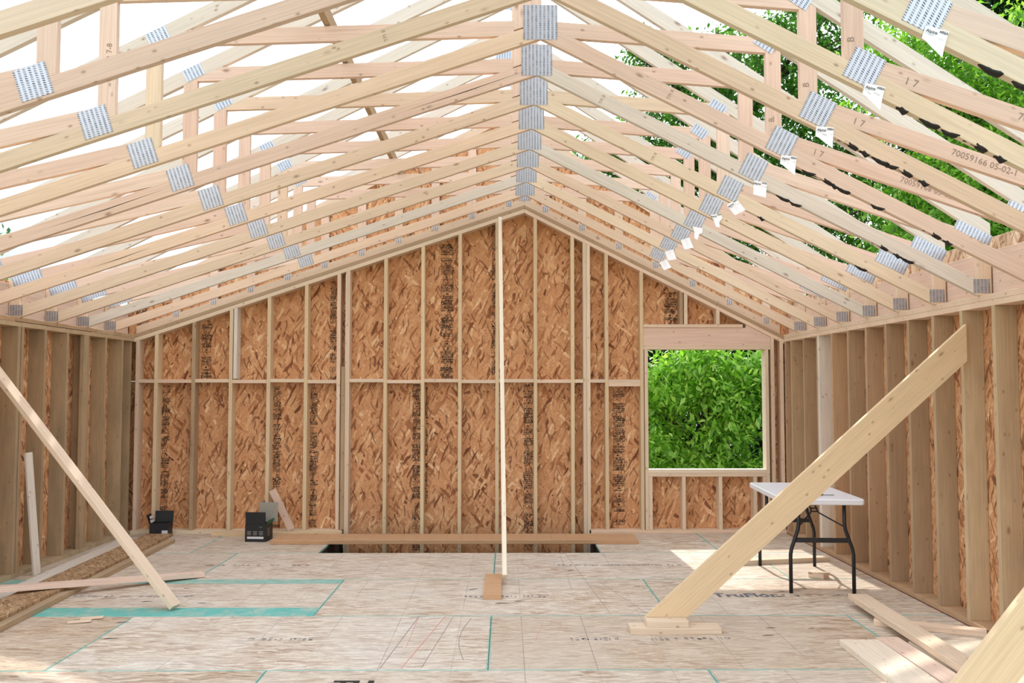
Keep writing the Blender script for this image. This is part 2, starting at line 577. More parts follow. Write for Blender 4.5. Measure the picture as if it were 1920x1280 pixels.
def tube_bm(bm, pts, rad, seg=8):
    pts = [Vector(p) for p in pts]
    rads = rad if isinstance(rad, (list, tuple)) else [rad] * len(pts)
    rings = []
    for i, p in enumerate(pts):
        d = (pts[min(i + 1, len(pts) - 1)] - pts[max(i - 1, 0)]).normalized()
        a = d.orthogonal().normalized() if i == 0 else (rings_a - d * rings_a.dot(d)).normalized()
        rings_a = a
        b = d.cross(a)
        rings.append([bm.verts.new(p + (a * math.cos(2 * math.pi * k / seg) + b * math.sin(2 * math.pi * k / seg)) * rads[i]) for k in range(seg)])
    for r0, r1 in zip(rings, rings[1:]):
        for k in range(seg):
            bm.faces.new((r0[k], r0[(k + 1) % seg], r1[(k + 1) % seg], r1[k]))
    bm.faces.new(rings[0][::-1])
    bm.faces.new(rings[-1])
    return bm


# ------------------------------------------------------------------ room dimensions
XL, XR, YB = -4.04, 3.034, 9.98
ZP = 2.069          # underside of the side walls' top plates
ZW = 2.145          # top of the side walls
DW = 0.14           # depth of the wall studs
PX = 0.2016         # vault peak
SL = (3.576 - 2.147) / (PX + 4.06)
SR = (3.576 - 2.147) / (3.02 - PX)
vault = lambda x: 3.576 - (SL * (PX - x) if x < PX else SR * (x - PX))      # underside of the trusses' bottom chords
vplate = lambda x, n: vault(x) - 0.004 - 0.043 * n                           # sloped top plates below them

# ------------------------------------------------------------------ floor
floor = root('floor', (0, 0, 0), kind='structure')
rows = [1.496, 2.715, 3.934, 5.153, 6.372, 7.591, 8.810, 10.12]
for r_i in range(7):
    y0, y1 = rows[r_i], rows[r_i + 1]
    j0 = -0.1 if r_i % 2 else 1.119
    xs = sorted([x for x in (j0 + 2.4384 * k for k in range(-3, 4)) if -4.18 < x < 3.174] + [-4.18, 3.174])
    if r_i == 6:
        xs = [-4.18, -3.0, -1.78, 0.90, 2.05, 3.174]
    for x0, x1 in zip(xs, xs[1:]):
        if r_i == 6 and x0 == -1.78:
            continue
        g = 0.0015
        me = box_mesh(x1 - x0 - 2 * g, y1 - y0 - 2 * g, 0.022, M['osb_floor'], 0.002)
        p = place('floor_panel', me, floor, Matrix.Translation(((x0 + x1) / 2, (y0 + y1) / 2, -0.011)))
        p['half_x'] = (x1 - x0) / 2
        p['half_y'] = (y1 - y0) / 2
        wide = r_i == 4 and x0 < -3
        p['band_front'] = 0.25 if wide else 0.0
        p['band_back'] = 0.17 if wide else 0.0
slab('floor_underlay', -4.18, 3.174, 1.5, 8.80, -0.30, -0.024, M['dark_brown'], floor, 0)
slab('floor_underlay', -4.18, -1.79, 8.80, 10.12, -0.30, -0.024, M['dark_brown'], floor, 0)
slab('floor_underlay', 0.91, 3.174, 8.80, 10.12, -0.30, -0.024, M['dark_brown'], floor, 0)


def flat_text(s, size, x, y, z, mat, parent, rot=0.0, sx=1.0, sy=1.0, bold=0.0):
    mw = frame_mw((x, y, z), (math.cos(rot), math.sin(rot), 0), (-math.sin(rot), math.cos(rot), 0)) @ Matrix.Diagonal((sx, sy, 1, 1))
    return place('printed_lettering', text_mesh(s, size, mat, bold), parent, mw)


def smudge_mesh(length, height, n, mat, seed, upright=0.0):
    """a faded line of print: many small broken strokes"""
    rr = random.Random(seed)
    bm = bmesh.new()
    x = -length / 2
    while x < length / 2:
        w = rr.uniform(0.006, 0.03)
        if rr.random() < 0.75:
            for _ in range(n):
                y = rr.uniform(-height / 2, height / 2)
                h = rr.uniform(0.15, 0.5) * height
                sl = rr.uniform(-0.006, 0.006)
                vs_ = [bm.verts.new(c) for c in ((x, y, 0), (x + w, y + sl, 0), (x + w, y + h * 0.4 + sl, 0), (x, y + h * 0.4, 0))]
                bm.faces.new(vs_)
        x += w + rr.uniform(0.002, 0.02)
    return mesh_from('smudged_print', bm, mat)


flat_text('TruFlor', 0.17, 1.80, 6.985, 0.0012, M['blue_ink'], floor, sx=0.92, bold=0.006)
flat_text('TH', 0.16, -0.80, 4.903, 0.0012, M['ink'], floor, bold=0.008)
for i, (x, y, ln) in enumerate([(0.97, 8.19, 1.18), (-2.2, 8.2, 0.9), (0.0, 6.96, 0.62), (-2.9, 6.98, 1.1), (0.55, 5.78, 0.3), (1.15, 5.78, 0.5), (2.35, 6.98, 0.55), (-1.4, 5.78, 0.4), (2.0, 9.45, 0.8)]):
    place('printed_lettering', smudge_mesh(ln, 0.06, 5, M['faint_ink'], 40 + i), floor, Matrix.Translation((x, y, 0.0012)))


def ground_line(x0, y0, x1, y1, w, mat):
    return beam('chalk_line', (x0, y0, 0.0008), (x1, y1, 0.0008), w, 0.0008, mat, floor, wdir=(0, 1, 0) if abs(x1 - x0) > abs(y1 - y0) else (1, 0, 0), bev=0)


for a in [(-0.414, 6.362, -0.582, 5.183, 0.006), (-0.595, 6.348, -0.600, 5.6, 0.004), (0.24, 6.14, 0.181, 5.75, 0.004)]:
    ground_line(*a, M['red_chalk'])
for a in [(-0.70, 5.184, -0.595, 6.348, 0.005), (-0.47, 5.2, -0.36, 6.34, 0.004), (0.56, 8.79, 0.72, 6.45, 0.004), (0.75, 7.5, 0.98, 6.40, 0.004)]:
    ground_line(*a, M['dark_chalk'])
# a curved pencil stroke
for k in range(6):
    xa, xb = -0.235 - 0.028 * math.sin(k * 0.5) * 2, -0.235 - 0.028 * math.sin((k + 1) * 0.5) * 2
    ground_line(xa, 6.3 - k * 0.16, xb, 6.3 - (k + 1) * 0.16, 0.006, M['dark_chalk'])

# ------------------------------------------------------------------ side walls


def stud_x(name, x0, x1, y, z0, z1, mat, parent, t=0.038):
    """an upright stud of a side wall, x0..x1 deep, centred on y"""
    return beam(name, ((x0 + x1) / 2, y, z0), ((x0 + x1) / 2, y, z1), abs(x1 - x0), t, mat, parent, wdir=(1, 0, 0))


def stamp_mesh(w, h, seed):
    """a column of black mill print: lines, small boxes and rows of illegible type"""
    rr = random.Random(seed)
    bm = bmesh.new()

    def quad(x0, y0, x1, y1):
        bm.faces.new([bm.verts.new(c) for c in ((x0, y0, 0), (x1, y0, 0), (x1, y1, 0), (x0, y1, 0))])
    y = -h / 2
    while y < h / 2:
        k = rr.random()
        if k < 0.66:                          # a row of type
            rh = rr.uniform(0.008, 0.022)
            x = -w / 2 + rr.uniform(0, w * 0.1)
            while x < w / 2 - 0.006:
                cw = rr.uniform(0.005, 0.014)
                if rr.random() < 0.93:
                    quad(x, y, x + cw, y + rh * rr.uniform(0.4, 1.0))
                    if rr.random() < 0.4:
                        quad(x, y + rh * 0.75, x + cw * 1.6, y + rh)
                x += cw + rr.uniform(0.0005, 0.004)
            y += rh + rr.uniform(0.001, 0.005)
        elif k < 0.80:                        # a rule
            quad(-w / 2, y, w / 2 * rr.uniform(0.4, 1), y + 0.004)
            y += 0.008
        elif k < 0.95:                        # a framed box
            bh, bw = rr.uniform(0.02, 0.05), w * rr.uniform(0.35, 0.95)
            x0 = rr.uniform(-w / 2, w / 2 - bw)
            quad(x0, y, x0 + bw, y + 0.004)
            quad(x0, y + bh, x0 + bw, y + bh + 0.004)
            quad(x0, y, x0 + 0.004, y + bh)
            quad(x0 + bw - 0.004, y, x0 + bw, y + bh)
            quad(x0 + bw * 0.4, y + bh * 0.35, x0 + bw * 0.62, y + bh * 0.7)
            y += bh + 0.01
        else:
            y += rr.uniform(0.01, 0.05)
    return mesh_from('mill_stamp', bm, M['ink'])


# right wall
wr = root('wall_right', (XR, 5.5, 0), kind='structure')
Y0W = 3.0
for k in range(17):
    y = 5.68 + 0.4064 * (k - 6)
    if y > 10.0:
        break
    stud_x('stud', XR, XR + DW, y, 0.038, ZP, M['stud'], wr)
stud_x('stud', XR, XR + DW, 8.90, 0.038, ZP, M['spruce_grey'], wr, 0.05)
stud_x('stud', XR, XR + DW, 9.955, 0.038, ZP, M['stud'], wr)
slab('bottom_plate', XR, XR + DW, Y0W, YB, 0, 0.038, M['stud'], wr)
slab('top_plate', XR, XR + DW, Y0W, YB + DW, ZP, ZP + 0.0375, M['spruce'], wr)
slab('top_plate', XR, XR + DW, Y0W, 6.9, ZP + 0.0385, ZW, M['spruce'], wr)
slab('top_plate', XR, XR + DW, 6.903, YB + DW, ZP + 0.0385, ZW, M['spruce'], wr)
slab('chalk_line', XR - 0.008, XR - 0.001, Y0W, YB, 0.0, 0.004, M['red_line'], wr, 0)


def yz_panel(name, x, y0, y1, z0, z1, mat, parent):
    mw = frame_mw((x, (y0 + y1) / 2, (z0 + z1) / 2), (0, 0, 1), (0, 1, 0))
    return place(name, box_mesh(z1 - z0, y1 - y0, 0.011, mat, 0.001), parent, mw)


y = Y0W
while y < 10.1:
    y2 = min(y + 1.2192, 10.12)
    yz_panel('sheathing_panel', XR + DW + 0.0065, y + 0.002, y2 - 0.002, -0.30, 2.143, M['osb'], wr)
    yz_panel('rim_panel', XR + DW + 0.0065, y + 0.002, y2 - 0.002, 2.147, 2.54, M['osb_pale'], wr)
    y = y2
slab('label_sticker', XR + DW - 0.002, XR + DW + 0.0005, 5.82, 5.86, 1.18, 1.26, M['paper'], wr, 0, label='small white sticker on the strand board')

# left wall
wl = root('wall_left', (XL, 8, 0), kind='structure')
Y0L = 5.6
for y in (6.06, 6.46, 6.87, 7.27, 8.07, 8.48, 8.90, 9.29, 9.69):
    stud_x('stud', XL - DW, XL, y, 0.038, ZP, M['stud_dark'], wl)
stud_x('stud', XL - DW, XL, 7.635, 0.038, ZP, M['stud_dark'], wl)
stud_x('stud', XL - DW, XL, 7.690, 0.038, ZP, M['stud'], wl)
beam('stud', (XL - 0.019, 8.845, 0.038), (XL - 0.019, 8.845, ZP), 0.089, 0.037, M['stud_dark'], wl, wdir=(0, 1, 0))
stud_x('stud', XL - DW, XL - 0.02, 9.955, 0.038, ZP, M['stud_dark'], wl)
slab('bottom_plate', XL - DW, XL, Y0L, YB, 0, 0.038, M['stud_dark'], wl)
slab('top_plate', XL - DW, XL, Y0L, YB + DW, ZP, ZP + 0.0375, M['stud'], wl)
for a, b, z in ((Y0L, 7.56, 0.0), (7.57, 9.0, 0.004), (9.09, YB + DW, 0.0)):
    slab('top_plate', XL - DW, XL, a, b, ZP + 0.0385 + z, ZW, M['stud'], wl)
slab('top_plate', XL - DW, XL - 0.03, 9.004, 9.086, ZP + 0.0385, ZW - 0.012, M['orange_wood'], wl)
y = Y0L
while y < 10.1:
    y2 = min(y + 1.2192, 10.12)
    yz_panel('sheathing_panel', XL - DW - 0.0065, y + 0.002, y2 - 0.002, -0.30, 2.46, M['osb'], wl)
    y = y2
slab('label_sticker', XL - DW - 0.0005, XL - DW + 0.003, 8.27, 8.31, 0.62, 0.70, M['paper'], wl, 0, label='small white sticker on the strand board')

# blocking boards between the truss heels, on both walls
TY = [9.483 - 0.6096 * k for k in range(11)]      # front faces of the trusses
edges = [10.08] + TY
for k in range(11):
    ya, yb = edges[k + 1] + 0.040, edges[k] - 0.002
    if yb - ya < 0.1:
        continue
    beam('blocking', (3.135, ya, ZW + 0.146), (3.135, yb, ZW + 0.146), 0.288, 0.038, M['fir'], wr, wdir=(0, 0, 1))
    if edges[k + 1] > Y0L:
        beam('blocking', (-4.165, ya, ZW + 0.146), (-4.165, yb, ZW + 0.146), 0.288, 0.030, M['fir'], wl, wdir=(0, 0, 1))

# ------------------------------------------------------------------ back wall
wb = root('wall_back', (-0.5, YB, 0), kind='structure')


def stud_b(x, z0, mat=None, t=0.038, ztop=None, y0=YB, y1=YB + DW, name='stud', label=None):
    """an upright stud of the back wall; its head is cut to the slope of the plate above"""
    x0, x1 = x - t / 2, x + t / 2
    if ztop is None:
        pts = [(x0, z0), (x1, z0), (x1, vplate(x1, 2) - 0.001)] + ([(PX, vplate(PX, 2) - 0.001)] if x0 < PX < x1 else []) + [(x0, vplate(x0, 2) - 0.001)]
    else:
        pts = [(x0, z0), (x1, z0), (x1, ztop), (x0, ztop)]
    return prism(name, pts, y0, y1, mat or M['stud'], wb, ang=math.pi / 2)


open_l, open_r = -1.78, 0.90
pale = {-1.313, 0.32, 0.726, -0.503}
for x in (-4.0, -3.797, -3.393, -2.989, -2.579, -2.175, -1.822, -1.313, -0.908, -0.503, -0.097, 0.32, 0.726, 0.859, 0.899, 1.097, 1.48, 2.905, 3.005):
    inside = open_l < x < open_r
    mat = M['spruce'] if x in (-1.822, 0.859, 0.899, 2.905, 3.005, -4.0) else (M['old_wood'] if x == -3.393 else M['pale_stud'])
    stud_b(x, -0.9 if inside else 0.039, mat)
stud_b(-1.724, -0.9, M['spruce'], 0.045)
stud_b(-2.943, 1.665, M['spruce_grey'], 0.036)
stud_b(-1.773, 0.039, M['stud'], 0.045, ztop=1.80, y0=YB + 0.02)
slab('bottom_plate', XL, open_l, YB, YB + DW, 0, 0.038, M['spruce'], wb)
slab('bottom_plate', open_r, XR, YB, YB + DW, 0, 0.038, M['spruce'], wb)


def rake_plate(xa, xb, n, mat):
    """one sloped top plate: n = 2 lower, 1 upper"""
    za, zb = vplate(xa, n), vplate(xb, n)
    pts = [(xa, za), (xb, zb), (xb, zb + 0.0415), (xa, za + 0.0415)]
    prism('top_plate', pts, YB, YB + DW, mat, wb, ang=math.atan2(zb - za, xb - xa))


rake_plate(XL, PX - 0.0008, 2, M['spruce'])
rake_plate(XL, PX - 0.0008, 1, M['stud'])
rake_plate(PX + 0.0008, XR, 2, M['spruce'])
rake_plate(PX + 0.0008, XR, 1, M['stud'])

# blocking row
bl = [-3.981, -3.816, -3.778, -3.412, -3.374, -3.008, -2.97, -2.598, -2.56, -2.194, -2.156, -1.841, -1.701, -1.332, -1.294, -0.927, -0.889, -0.522, -0.484, -0.116, -0.078, 0.301,
      0.339, 0.707, 0.745, 0.840, 0.918, 1.078, 1.116, 1.461]
for i in range(0, len(bl), 2):
    zc = 1.622 + 0.006 * math.sin(i * 1.7)
    beam('blocking', (bl[i] + 0.0005, YB + 0.070, zc + 0.019), (bl[i + 1] - 0.0005, YB + 0.070, zc + 0.019), DW - 0.002, 0.038, M['spruce'], wb, wdir=(0, 1, 0))
beam('blocking', (1.1165, YB + 0.070, 1.602), (1.4605, YB + 0.070, 1.602), DW - 0.002, 0.037, M['spruce'], wb, wdir=(0, 1, 0))

# sheathing panels (lower row, upper row; cut round the window)
YS = YB + DW


def b_panel(pts):
    return prism('sheathing_panel', pts, YS + 0.001, YS + 0.012, M['osb'], wb, ang=math.pi / 2, bev=0.0008)


cuts = [-4.18, -2.989, -1.773, -0.503, 0.726, 1.51]
gp = 0.0015
panels = {}
for i, (a, b) in enumerate(zip(cuts, cuts[1:])):
    panels['low', i] = b_panel([(a + gp, -0.9), (b - gp, -0.9), (b - gp, 1.638), (a + gp, 1.638)])
    top = [(b - gp, vplate(b, 1))] + ([(PX, vplate(PX, 1))] if a < PX < b else []) + [(a + gp, vplate(a, 1))]
    panels['up', i] = b_panel([(a + gp, 1.642), (b - gp, 1.642)] + top)
panels['sill', 0] = b_panel([(1.51 + gp, -0.9), (3.174, -0.9), (3.174, 0.68), (1.51 + gp, 0.68)])
panels['side', 0] = b_panel([(2.826, 0.684), (3.174, 0.684), (3.174, 2.10), (2.826, 2.20)])
panels['head', 0] = b_panel([(1.51 + gp, 1.99), (2.824, 1.99), (2.824, vplate(2.824, 1)), (1.51 + gp, vplate(1.51, 1))])

# window opening: header, rough sill, jack studs, cripples
win = root('window_1', (2.18, YB, 0.685), kind='structure')
WX0, WX1, WZ0, WZ1 = 1.546, 2.822, 0.685, 1.985


def wpart(name, x0, x1, z0, z1, mat, y0=YB, y1=YB + DW, bev=0.0015):
    return place(name, box_mesh(x1 - x0, y1 - y0, z1 - z0, mat, bev), win, Matrix.Translation(((x0 + x1) / 2, (y0 + y1) / 2, (z0 + z1) / 2)))


def wstud(name, x, z0, z1, mat, t=0.038, y0=YB, y1=YB + DW):
    return beam(name, (x, (y0 + y1) / 2, z0), (x, (y0 + y1) / 2, z1), y1 - y0, t, mat, win, wdir=(0, 1, 0))


wstud('jack_stud', WX0 - 0.0195, 0.039, WZ1 - 0.001, M['spruce'])
wstud('jack_stud', WX1 + 0.0195, 0.039, WZ1 - 0.001, M['spruce'])
wpart('header_plate', 1.5, 2.884, WZ1, WZ1 + 0.038, M['spruce'])
prism('header', [(1.5, 2.024), (2.884, 2.024), (2.884, vplate(2.884, 2) - 0.002), (2.62, vplate(2.62, 2) - 0.002), (2.62, 2.222), (1.5, 2.222)], YB + 0.006, YB + DW, M['fir'], win, ang=0.0)
wpart('header_plate', 1.5, 2.585, 2.224, 2.260, M['spruce'], YB - 0.002)
wpart('sill_plate', WX0, WX1, WZ0 - 0.038, WZ0, M['white_wood'])
wpart('sill_plate', WX0, WX1, WZ0 - 0.077, WZ0 - 0.039, M['spruce'])
for x in (1.566, 1.925, 2.322, 2.70, 2.802):
    wstud('cripple_stud', x, 0.039, WZ0 - 0.078, M['spruce'])
for x, mt in ((1.915, M['stud']), (1.963, M['spruce']), (2.315, M['spruce'])):
    x0, x1 = x - 0.019, x + 0.019
    prism('cripple_stud', [(x0, 2.261), (x1, 2.261), (x1, vplate(x1, 2) - 0.001), (x0, vplate(x0, 2) - 0.001)], YB, YB + DW, mt, win, ang=math.pi / 2)

# mill stamps printed on the sheathing
YF = YS + 0.0003
for i, (key, xa, xb, z0, z1) in enumerate([
        (('up', 0), -3.36, -3.244, 1.68, 2.27), (('up', 1), -1.945, -1.875, 1.66, 2.74), (('up', 2), -0.728, -0.585, 1.66, 3.16), (('up', 3), -0.16, -0.118, 1.68, 3.36),
        (('head', 0), 1.742, 1.885, 2.27, 2.62),
        (('low', 0), -3.775, -3.69, 0.2, 1.6), (('low', 1), -2.555, -2.47, 0.05, 1.58), (('low', 1), -2.15, -2.07, 0.05, 1.6), (('low', 2), -1.03, -0.935, -0.2, 1.6),
        (('low', 2), -0.885, -0.86, 0.3, 1.6), (('low', 3), 0.19, 0.297, -0.2, 1.6), (('low', 4), 1.17, 1.305, 0.07, 1.57)]):
    place('mill_stamp', stamp_mesh(xb - xa, z1 - z0, 100 + i), panels[key], frame_mw(((xa + xb) / 2, YF, (z0 + z1) / 2), (1, 0, 0), (0, 0, 1)))
for key, x, z, s in ((('up', 2), -0.655, 2.245, 0.055), (('low', 4), 1.235, 0.86, 0.05)):
    place('printed_lettering', text_mesh('APA', s, M['ink']), panels[key], frame_mw((x, YF - 0.0006, z), (1, 0, 0), (0, 0, 1)))

# ------------------------------------------------------------------ roof trusses
TT = 0.038
topL = lambda x: 4.54 + 0.5 * x
topR = lambda x: 4.5565 - 0.66 * x
RX = 0.014


def member(name, pts, y, ang, mat, parent, thin=0.0):
    return prism(name, pts, y + thin, y + TT - thin, mat, parent, ang=ang)


def plate(name, x, z, w, h, ang, y, parent):
    ca, sa = math.cos(ang), math.sin(ang)
    mw = Matrix(((ca, -sa, 0, x), (0, 0, -1, y - 0.0008), (sa, ca, 0, z), (0, 0, 0, 1)))
    return place(name, box_mesh(w, h, 0.0022, M['plate'], 0), parent, mw)


def smear_mesh(seed):
    """a ragged lump of tar: blunt at one end, drawn out to a thin tail at the other"""
    rr = random.Random(seed)
    bm = bmesh.new()
    n = 9
    ln = rr.uniform(0.07, 0.12)
    rings = []
    for i in range(n):
        u = i / (n - 1)
        r_ = 0.003 + 0.010 * (u * (1 - u) ** 0.45 * 1.9) * rr.uniform(0.7, 1.25)
        c = Vector((ln * (u - 0.5), rr.uniform(-0.003, 0.003) + 0.006 * math.sin(u * 4 + seed), 0))
        rings.append([bm.verts.new(c + Vector((0, math.cos(k * math.pi / 3) * r_, math.sin(k * math.pi / 3) * 0.018 * (0.4 + u)))) for k in range(6)])
    for a, b in zip(rings, rings[1:]):
        for k in range(6):
            bm.faces.new((a[k], a[(k + 1) % 6], b[(k + 1) % 6], b[k]))
    bm.faces.new(rings[0][::-1])
    bm.faces.new(rings[-1])
    return mesh_from('black_smear', bm, M['smear'], True)


SMEARS = [smear_mesh(s) for s in range(4)]


def tag_mesh(kind):
    """a paper tag, its lower corner torn off, slightly curled"""
    outline = [[(-0.045, 0.055), (0.045, 0.055), (0.038, -0.06), (0.028, -0.055), (-0.03, -0.005), (-0.048, 0.0)],
               [(-0.04, 0.055), (0.045, 0.05), (0.042, -0.052), (-0.038, -0.04)],
               [(-0.042, 0.05), (0.042, 0.05), (0.046, 0.012), (0.02, -0.01), (0.012, -0.06), (-0.012, -0.05), (-0.02, 0.0)]][kind]
    bm = bmesh.new()
    f = bm.faces.new([bm.verts.new((x, z, 0)) for x, z in outline])
    bmesh.ops.triangulate(bm, faces=[f])
    bmesh.ops.subdivide_edges(bm, edges=list(bm.edges), cuts=2, use_grid_fill=True)
    for v in bm.verts:
        v.co.z = 0.004 + 0.5 * max(0.0, 0.05 - v.co.y) ** 2 * 4 + 0.004 * math.sin(v.co.x * 60)
    bm.normal_update()
    for f in list(bm.faces):
        if f.normal.z < 0:
            f.normal_flip()
    return mesh_from('paper_tag', bm, M['paper'])


TAGS = [tag_mesh(k) for k in range(3)]
TR = root('roof_truss', (0, TY[10], 0))
yy = TY[10]
pk = 3.576
aL, aR = math.atan(SL), math.atan(SR)
vL, vR = 0.089 * math.sqrt(1 + SL * SL), 0.089 * math.sqrt(1 + SR * SR)
b_r = None


def build_truss(tr, y):
    xs = -4.06
    member('bottom_chord', [(xs, 2.147), (PX - 0.0005, vault(PX)), (PX - 0.0005, pk + vL), (xs, 2.147 + vL)], y, aL, M['spruce'], tr)
    br = member('bottom_chord', [(PX + 0.0005, pk), (3.02, 2.147), (3.02, 2.147 + vR), (PX + 0.0005, pk + vR)], y, -aR, M['spruce'], tr)
    # top chords
    hL, hR = 0.089 * math.sqrt(1.25), 0.089 * math.sqrt(1 + 0.66 ** 2)
    member('top_chord', [(-4.15, topL(-4.15)), (RX, topL(RX)), (RX, topL(RX) + hL), (-4.15, topL(-4.15) + hL)], y, math.atan(0.5), M['spruce_grey'], tr)
    member('top_chord', [(RX + 0.001, topR(RX)), (3.11, topR(3.11)), (3.11, topR(3.11) + hR), (RX + 0.001, topR(RX) + hR)], y, -math.atan(0.66), M['spruce_grey'], tr)
    # webs
    e = 0.0007
    wl0, wl1 = -2.0775, -1.9885
    member('upright_web', [(wl0, vault(wl0) + vL), (wl1, vault(wl1) + vL), (wl1, topL(wl1)), (wl0, topL(wl0))], y, math.pi / 2, M['fir'], tr, e)
    wr0, wr1 = 1.5035, 1.5925
    member('upright_web', [(wr0, vault(wr0) + vR), (wr1, vault(wr1) + vR), (wr1, topR(wr1)), (wr0, topR(wr0))], y, math.pi / 2, M['fir'], tr, e)
    member('king_post', [(0.045, 3.626), (PX - 0.001, 3.676), (0.205, 3.676), (0.205, topR(0.205)), (0.045, topR(0.045))], y, math.pi / 2, M['fir'], tr, e)
    member('collar_strut', [(wl1, 3.528), (0.044, 3.592), (0.044, 3.682), (wl1, 3.618)], y, 0.03, M['fir'], tr, e)
    member('collar_strut', [(0.206, 3.592), (wr0, 3.495), (wr0, 3.585), (0.206, 3.682)], y, -0.07, M['fir'], tr, e)
    za, zb = 2.932, 2.470
    h = 0.0457
    sl = (za - zb) / (wl0 + 4.06)
    member('heel_web', [(-4.06, zb - h), (wl0 - 0.001, za - h), (wl0 - 0.001, za + h), (-4.06, zb + h)], y, math.atan(sl), M['fir'], tr, e)
    za, zb = 2.985, 2.498
    h = 0.0468
    rw = member('heel_web', [(wr1 + 0.001, za - h), (3.02, zb - h), (3.02, zb + h), (wr1 + 0.001, za + h)], y, -math.atan((za - zb) / (3.02 - wr1)), M['fir'], tr, e)
    member('heel_post', [(-4.149, 2.147), (-4.061, 2.147), (-4.061, topL(-4.061) - 0.001), (-4.149, topL(-4.149) - 0.001)], y, math.pi / 2, M['spruce'], tr, e)
    member('heel_post', [(3.021, 2.147), (3.109, 2.147), (3.109, topR(3.109) - 0.001), (3.021, topR(3.021) - 0.001)], y, math.pi / 2, M['spruce'], tr, e)
    # metal connector plates
    plate('connector_plate', 0.198, 3.672, 0.198, 0.205, 0, y, tr)
    plate('connector_plate', -2.087, 2.90, 0.147, 0.147, aL, y, tr)
    plate('connector_plate', 1.5916, 2.9714, 0.147, 0.147, -aR, y, tr)
    plate('connector_plate', -2.015, 3.585, 0.125, 0.08, math.atan(0.5), y, tr)
    plate('connector_plate', 1.506, 3.555, 0.125, 0.08, -math.atan(0.66), y, tr)
    plate('connector_plate', -4.00, 2.475, 0.25, 0.10, math.atan(0.36), y, tr)
    plate('connector_plate', 2.99, 2.535, 0.25, 0.105, -math.atan(0.5), y, tr)
    plate('connector_plate', -4.085, 2.207, 0.105, 0.09, 0, y, tr)
    plate('connector_plate', 3.045, 2.207, 0.105, 0.09, 0, y, tr)
    plate('connector_plate', 0.012, 4.585, 0.20, 0.13, 0, y, tr)
    return br, rw


build_truss(TR, yy)
bpy.context.view_layer.update()
for o in scene.objects:
    if o.parent is not None:
        KIDS.setdefault(o.parent.name, []).append(o)
WORDS = ['farthest', 'second farthest', 'third farthest', 'fourth farthest', 'fifth farthest', 'middle', 'fifth nearest', 'fourth nearest', 'third nearest', 'second nearest', 'nearest']
trusses = {10: TR}
for k in range(10):
    c = copy_tree(TR)
    c.location = (0, TY[k], 0)
    W[c.name] = Matrix.Translation((0, TY[k], 0))
    trusses[k] = c
for k, tr in trusses.items():
    tag(tr, f'{WORDS[k]} of the open pale wood roof trusses' + (', right against the gable wall' if k == 0 else (', cut off by the top of the photo' if k == 10 else ', with punched metal plates')), 'truss', 'roof trusses over the room')
TG = {0: (1.655, 2.838, 1, .5), 1: (1.60, 2.850, 1, .3), 2: (1.640, 2.864, 1, .35), 3: (1.603, 2.861, 2, -.2), 4: (1.63, 2.853, 2, .1), 5: (1.626, 2.83, 1, 0.6), 6: (1.626, 2.828, 1, -.15),
      7: (1.623, 2.835, 0, -.12), 8: (1.621, 2.827, 0, -.1), 9: (1.623, 2.839, 0, -.25), 10: (1.61, 2.85, 0, -.3)}
for k, tr in trusses.items():
    x, z, kind, a = TG[k]
    ca, sa = math.cos(a), math.sin(a)
    mw = Matrix(((ca, -sa, 0, x), (0, 0, -1, TY[k] - 0.002), (sa, ca, 0, z), (0, 0, 0, 1)))
    tg = place('paper_tag', TAGS[kind], tr, mw, label='torn white paper tag')
    if k >= 4:
        zo = 0.0042 + 2.0 * max(0, 0.05 - 0.044) ** 2 + 0.006
        place('printed_lettering', text_mesh('Alpine', 0.017, M['ink'], 0.0004), tg, mw @ Matrix.Translation((-0.019, 0.034, zo)))
        place('printed_lettering', text_mesh('AREA', 0.014, M['ink'], 0.0003), tg, mw @ Matrix.Translation((0.026, 0.043, zo)))
        place('smudged_print', smudge_mesh(0.06, 0.012, 1, M['grey_ink'], k), tg, mw @ Matrix.Translation((0.0, 0.014, 0.0145)))
    if k in (7, 8, 9):
        an = -math.atan(0.341)
        mw = Matrix(((math.cos(an), -math.sin(an), 0, 2.44), (0, 0, -1, TY[k] - 0.0005), (math.sin(an), math.cos(an), 0, 2.698), (0, 0, 0, 1)))
        place('printed_lettering', text_mesh('70059166 05-02-1', 0.048, M['grey_ink']), tr, mw)
    sm = {10: [1.82, 1.95, 2.08], 9: [1.75, 1.87, 1.97, 2.08, 2.18], 8: [1.745, 1.82, 1.90, 1.96, 2.02, 2.12], 7: [1.745, 1.83, 1.88, 1.93, 2.14, 2.45, 2.53], 6: [1.77, 1.86, 2.40, 2.50, 2.56], 5: [1.8, 2.5]}.get(k, [])
    for i, x in enumerate(sm):
        mw = Matrix(((math.cos(-aR), -math.sin(-aR), 0, x), (0, 0, -1, TY[k] + 0.014), (math.sin(-aR), math.cos(-aR), 0, vault(x) + 0.001), (0, 0, 0, 1)))
        place('black_smear', SMEARS[(i + k) % 4], tr, mw, label='black tarry smear')

def recolour(o, mat):
    o.material_slots[0].link = 'OBJECT'
    o.material_slots[0].material = mat


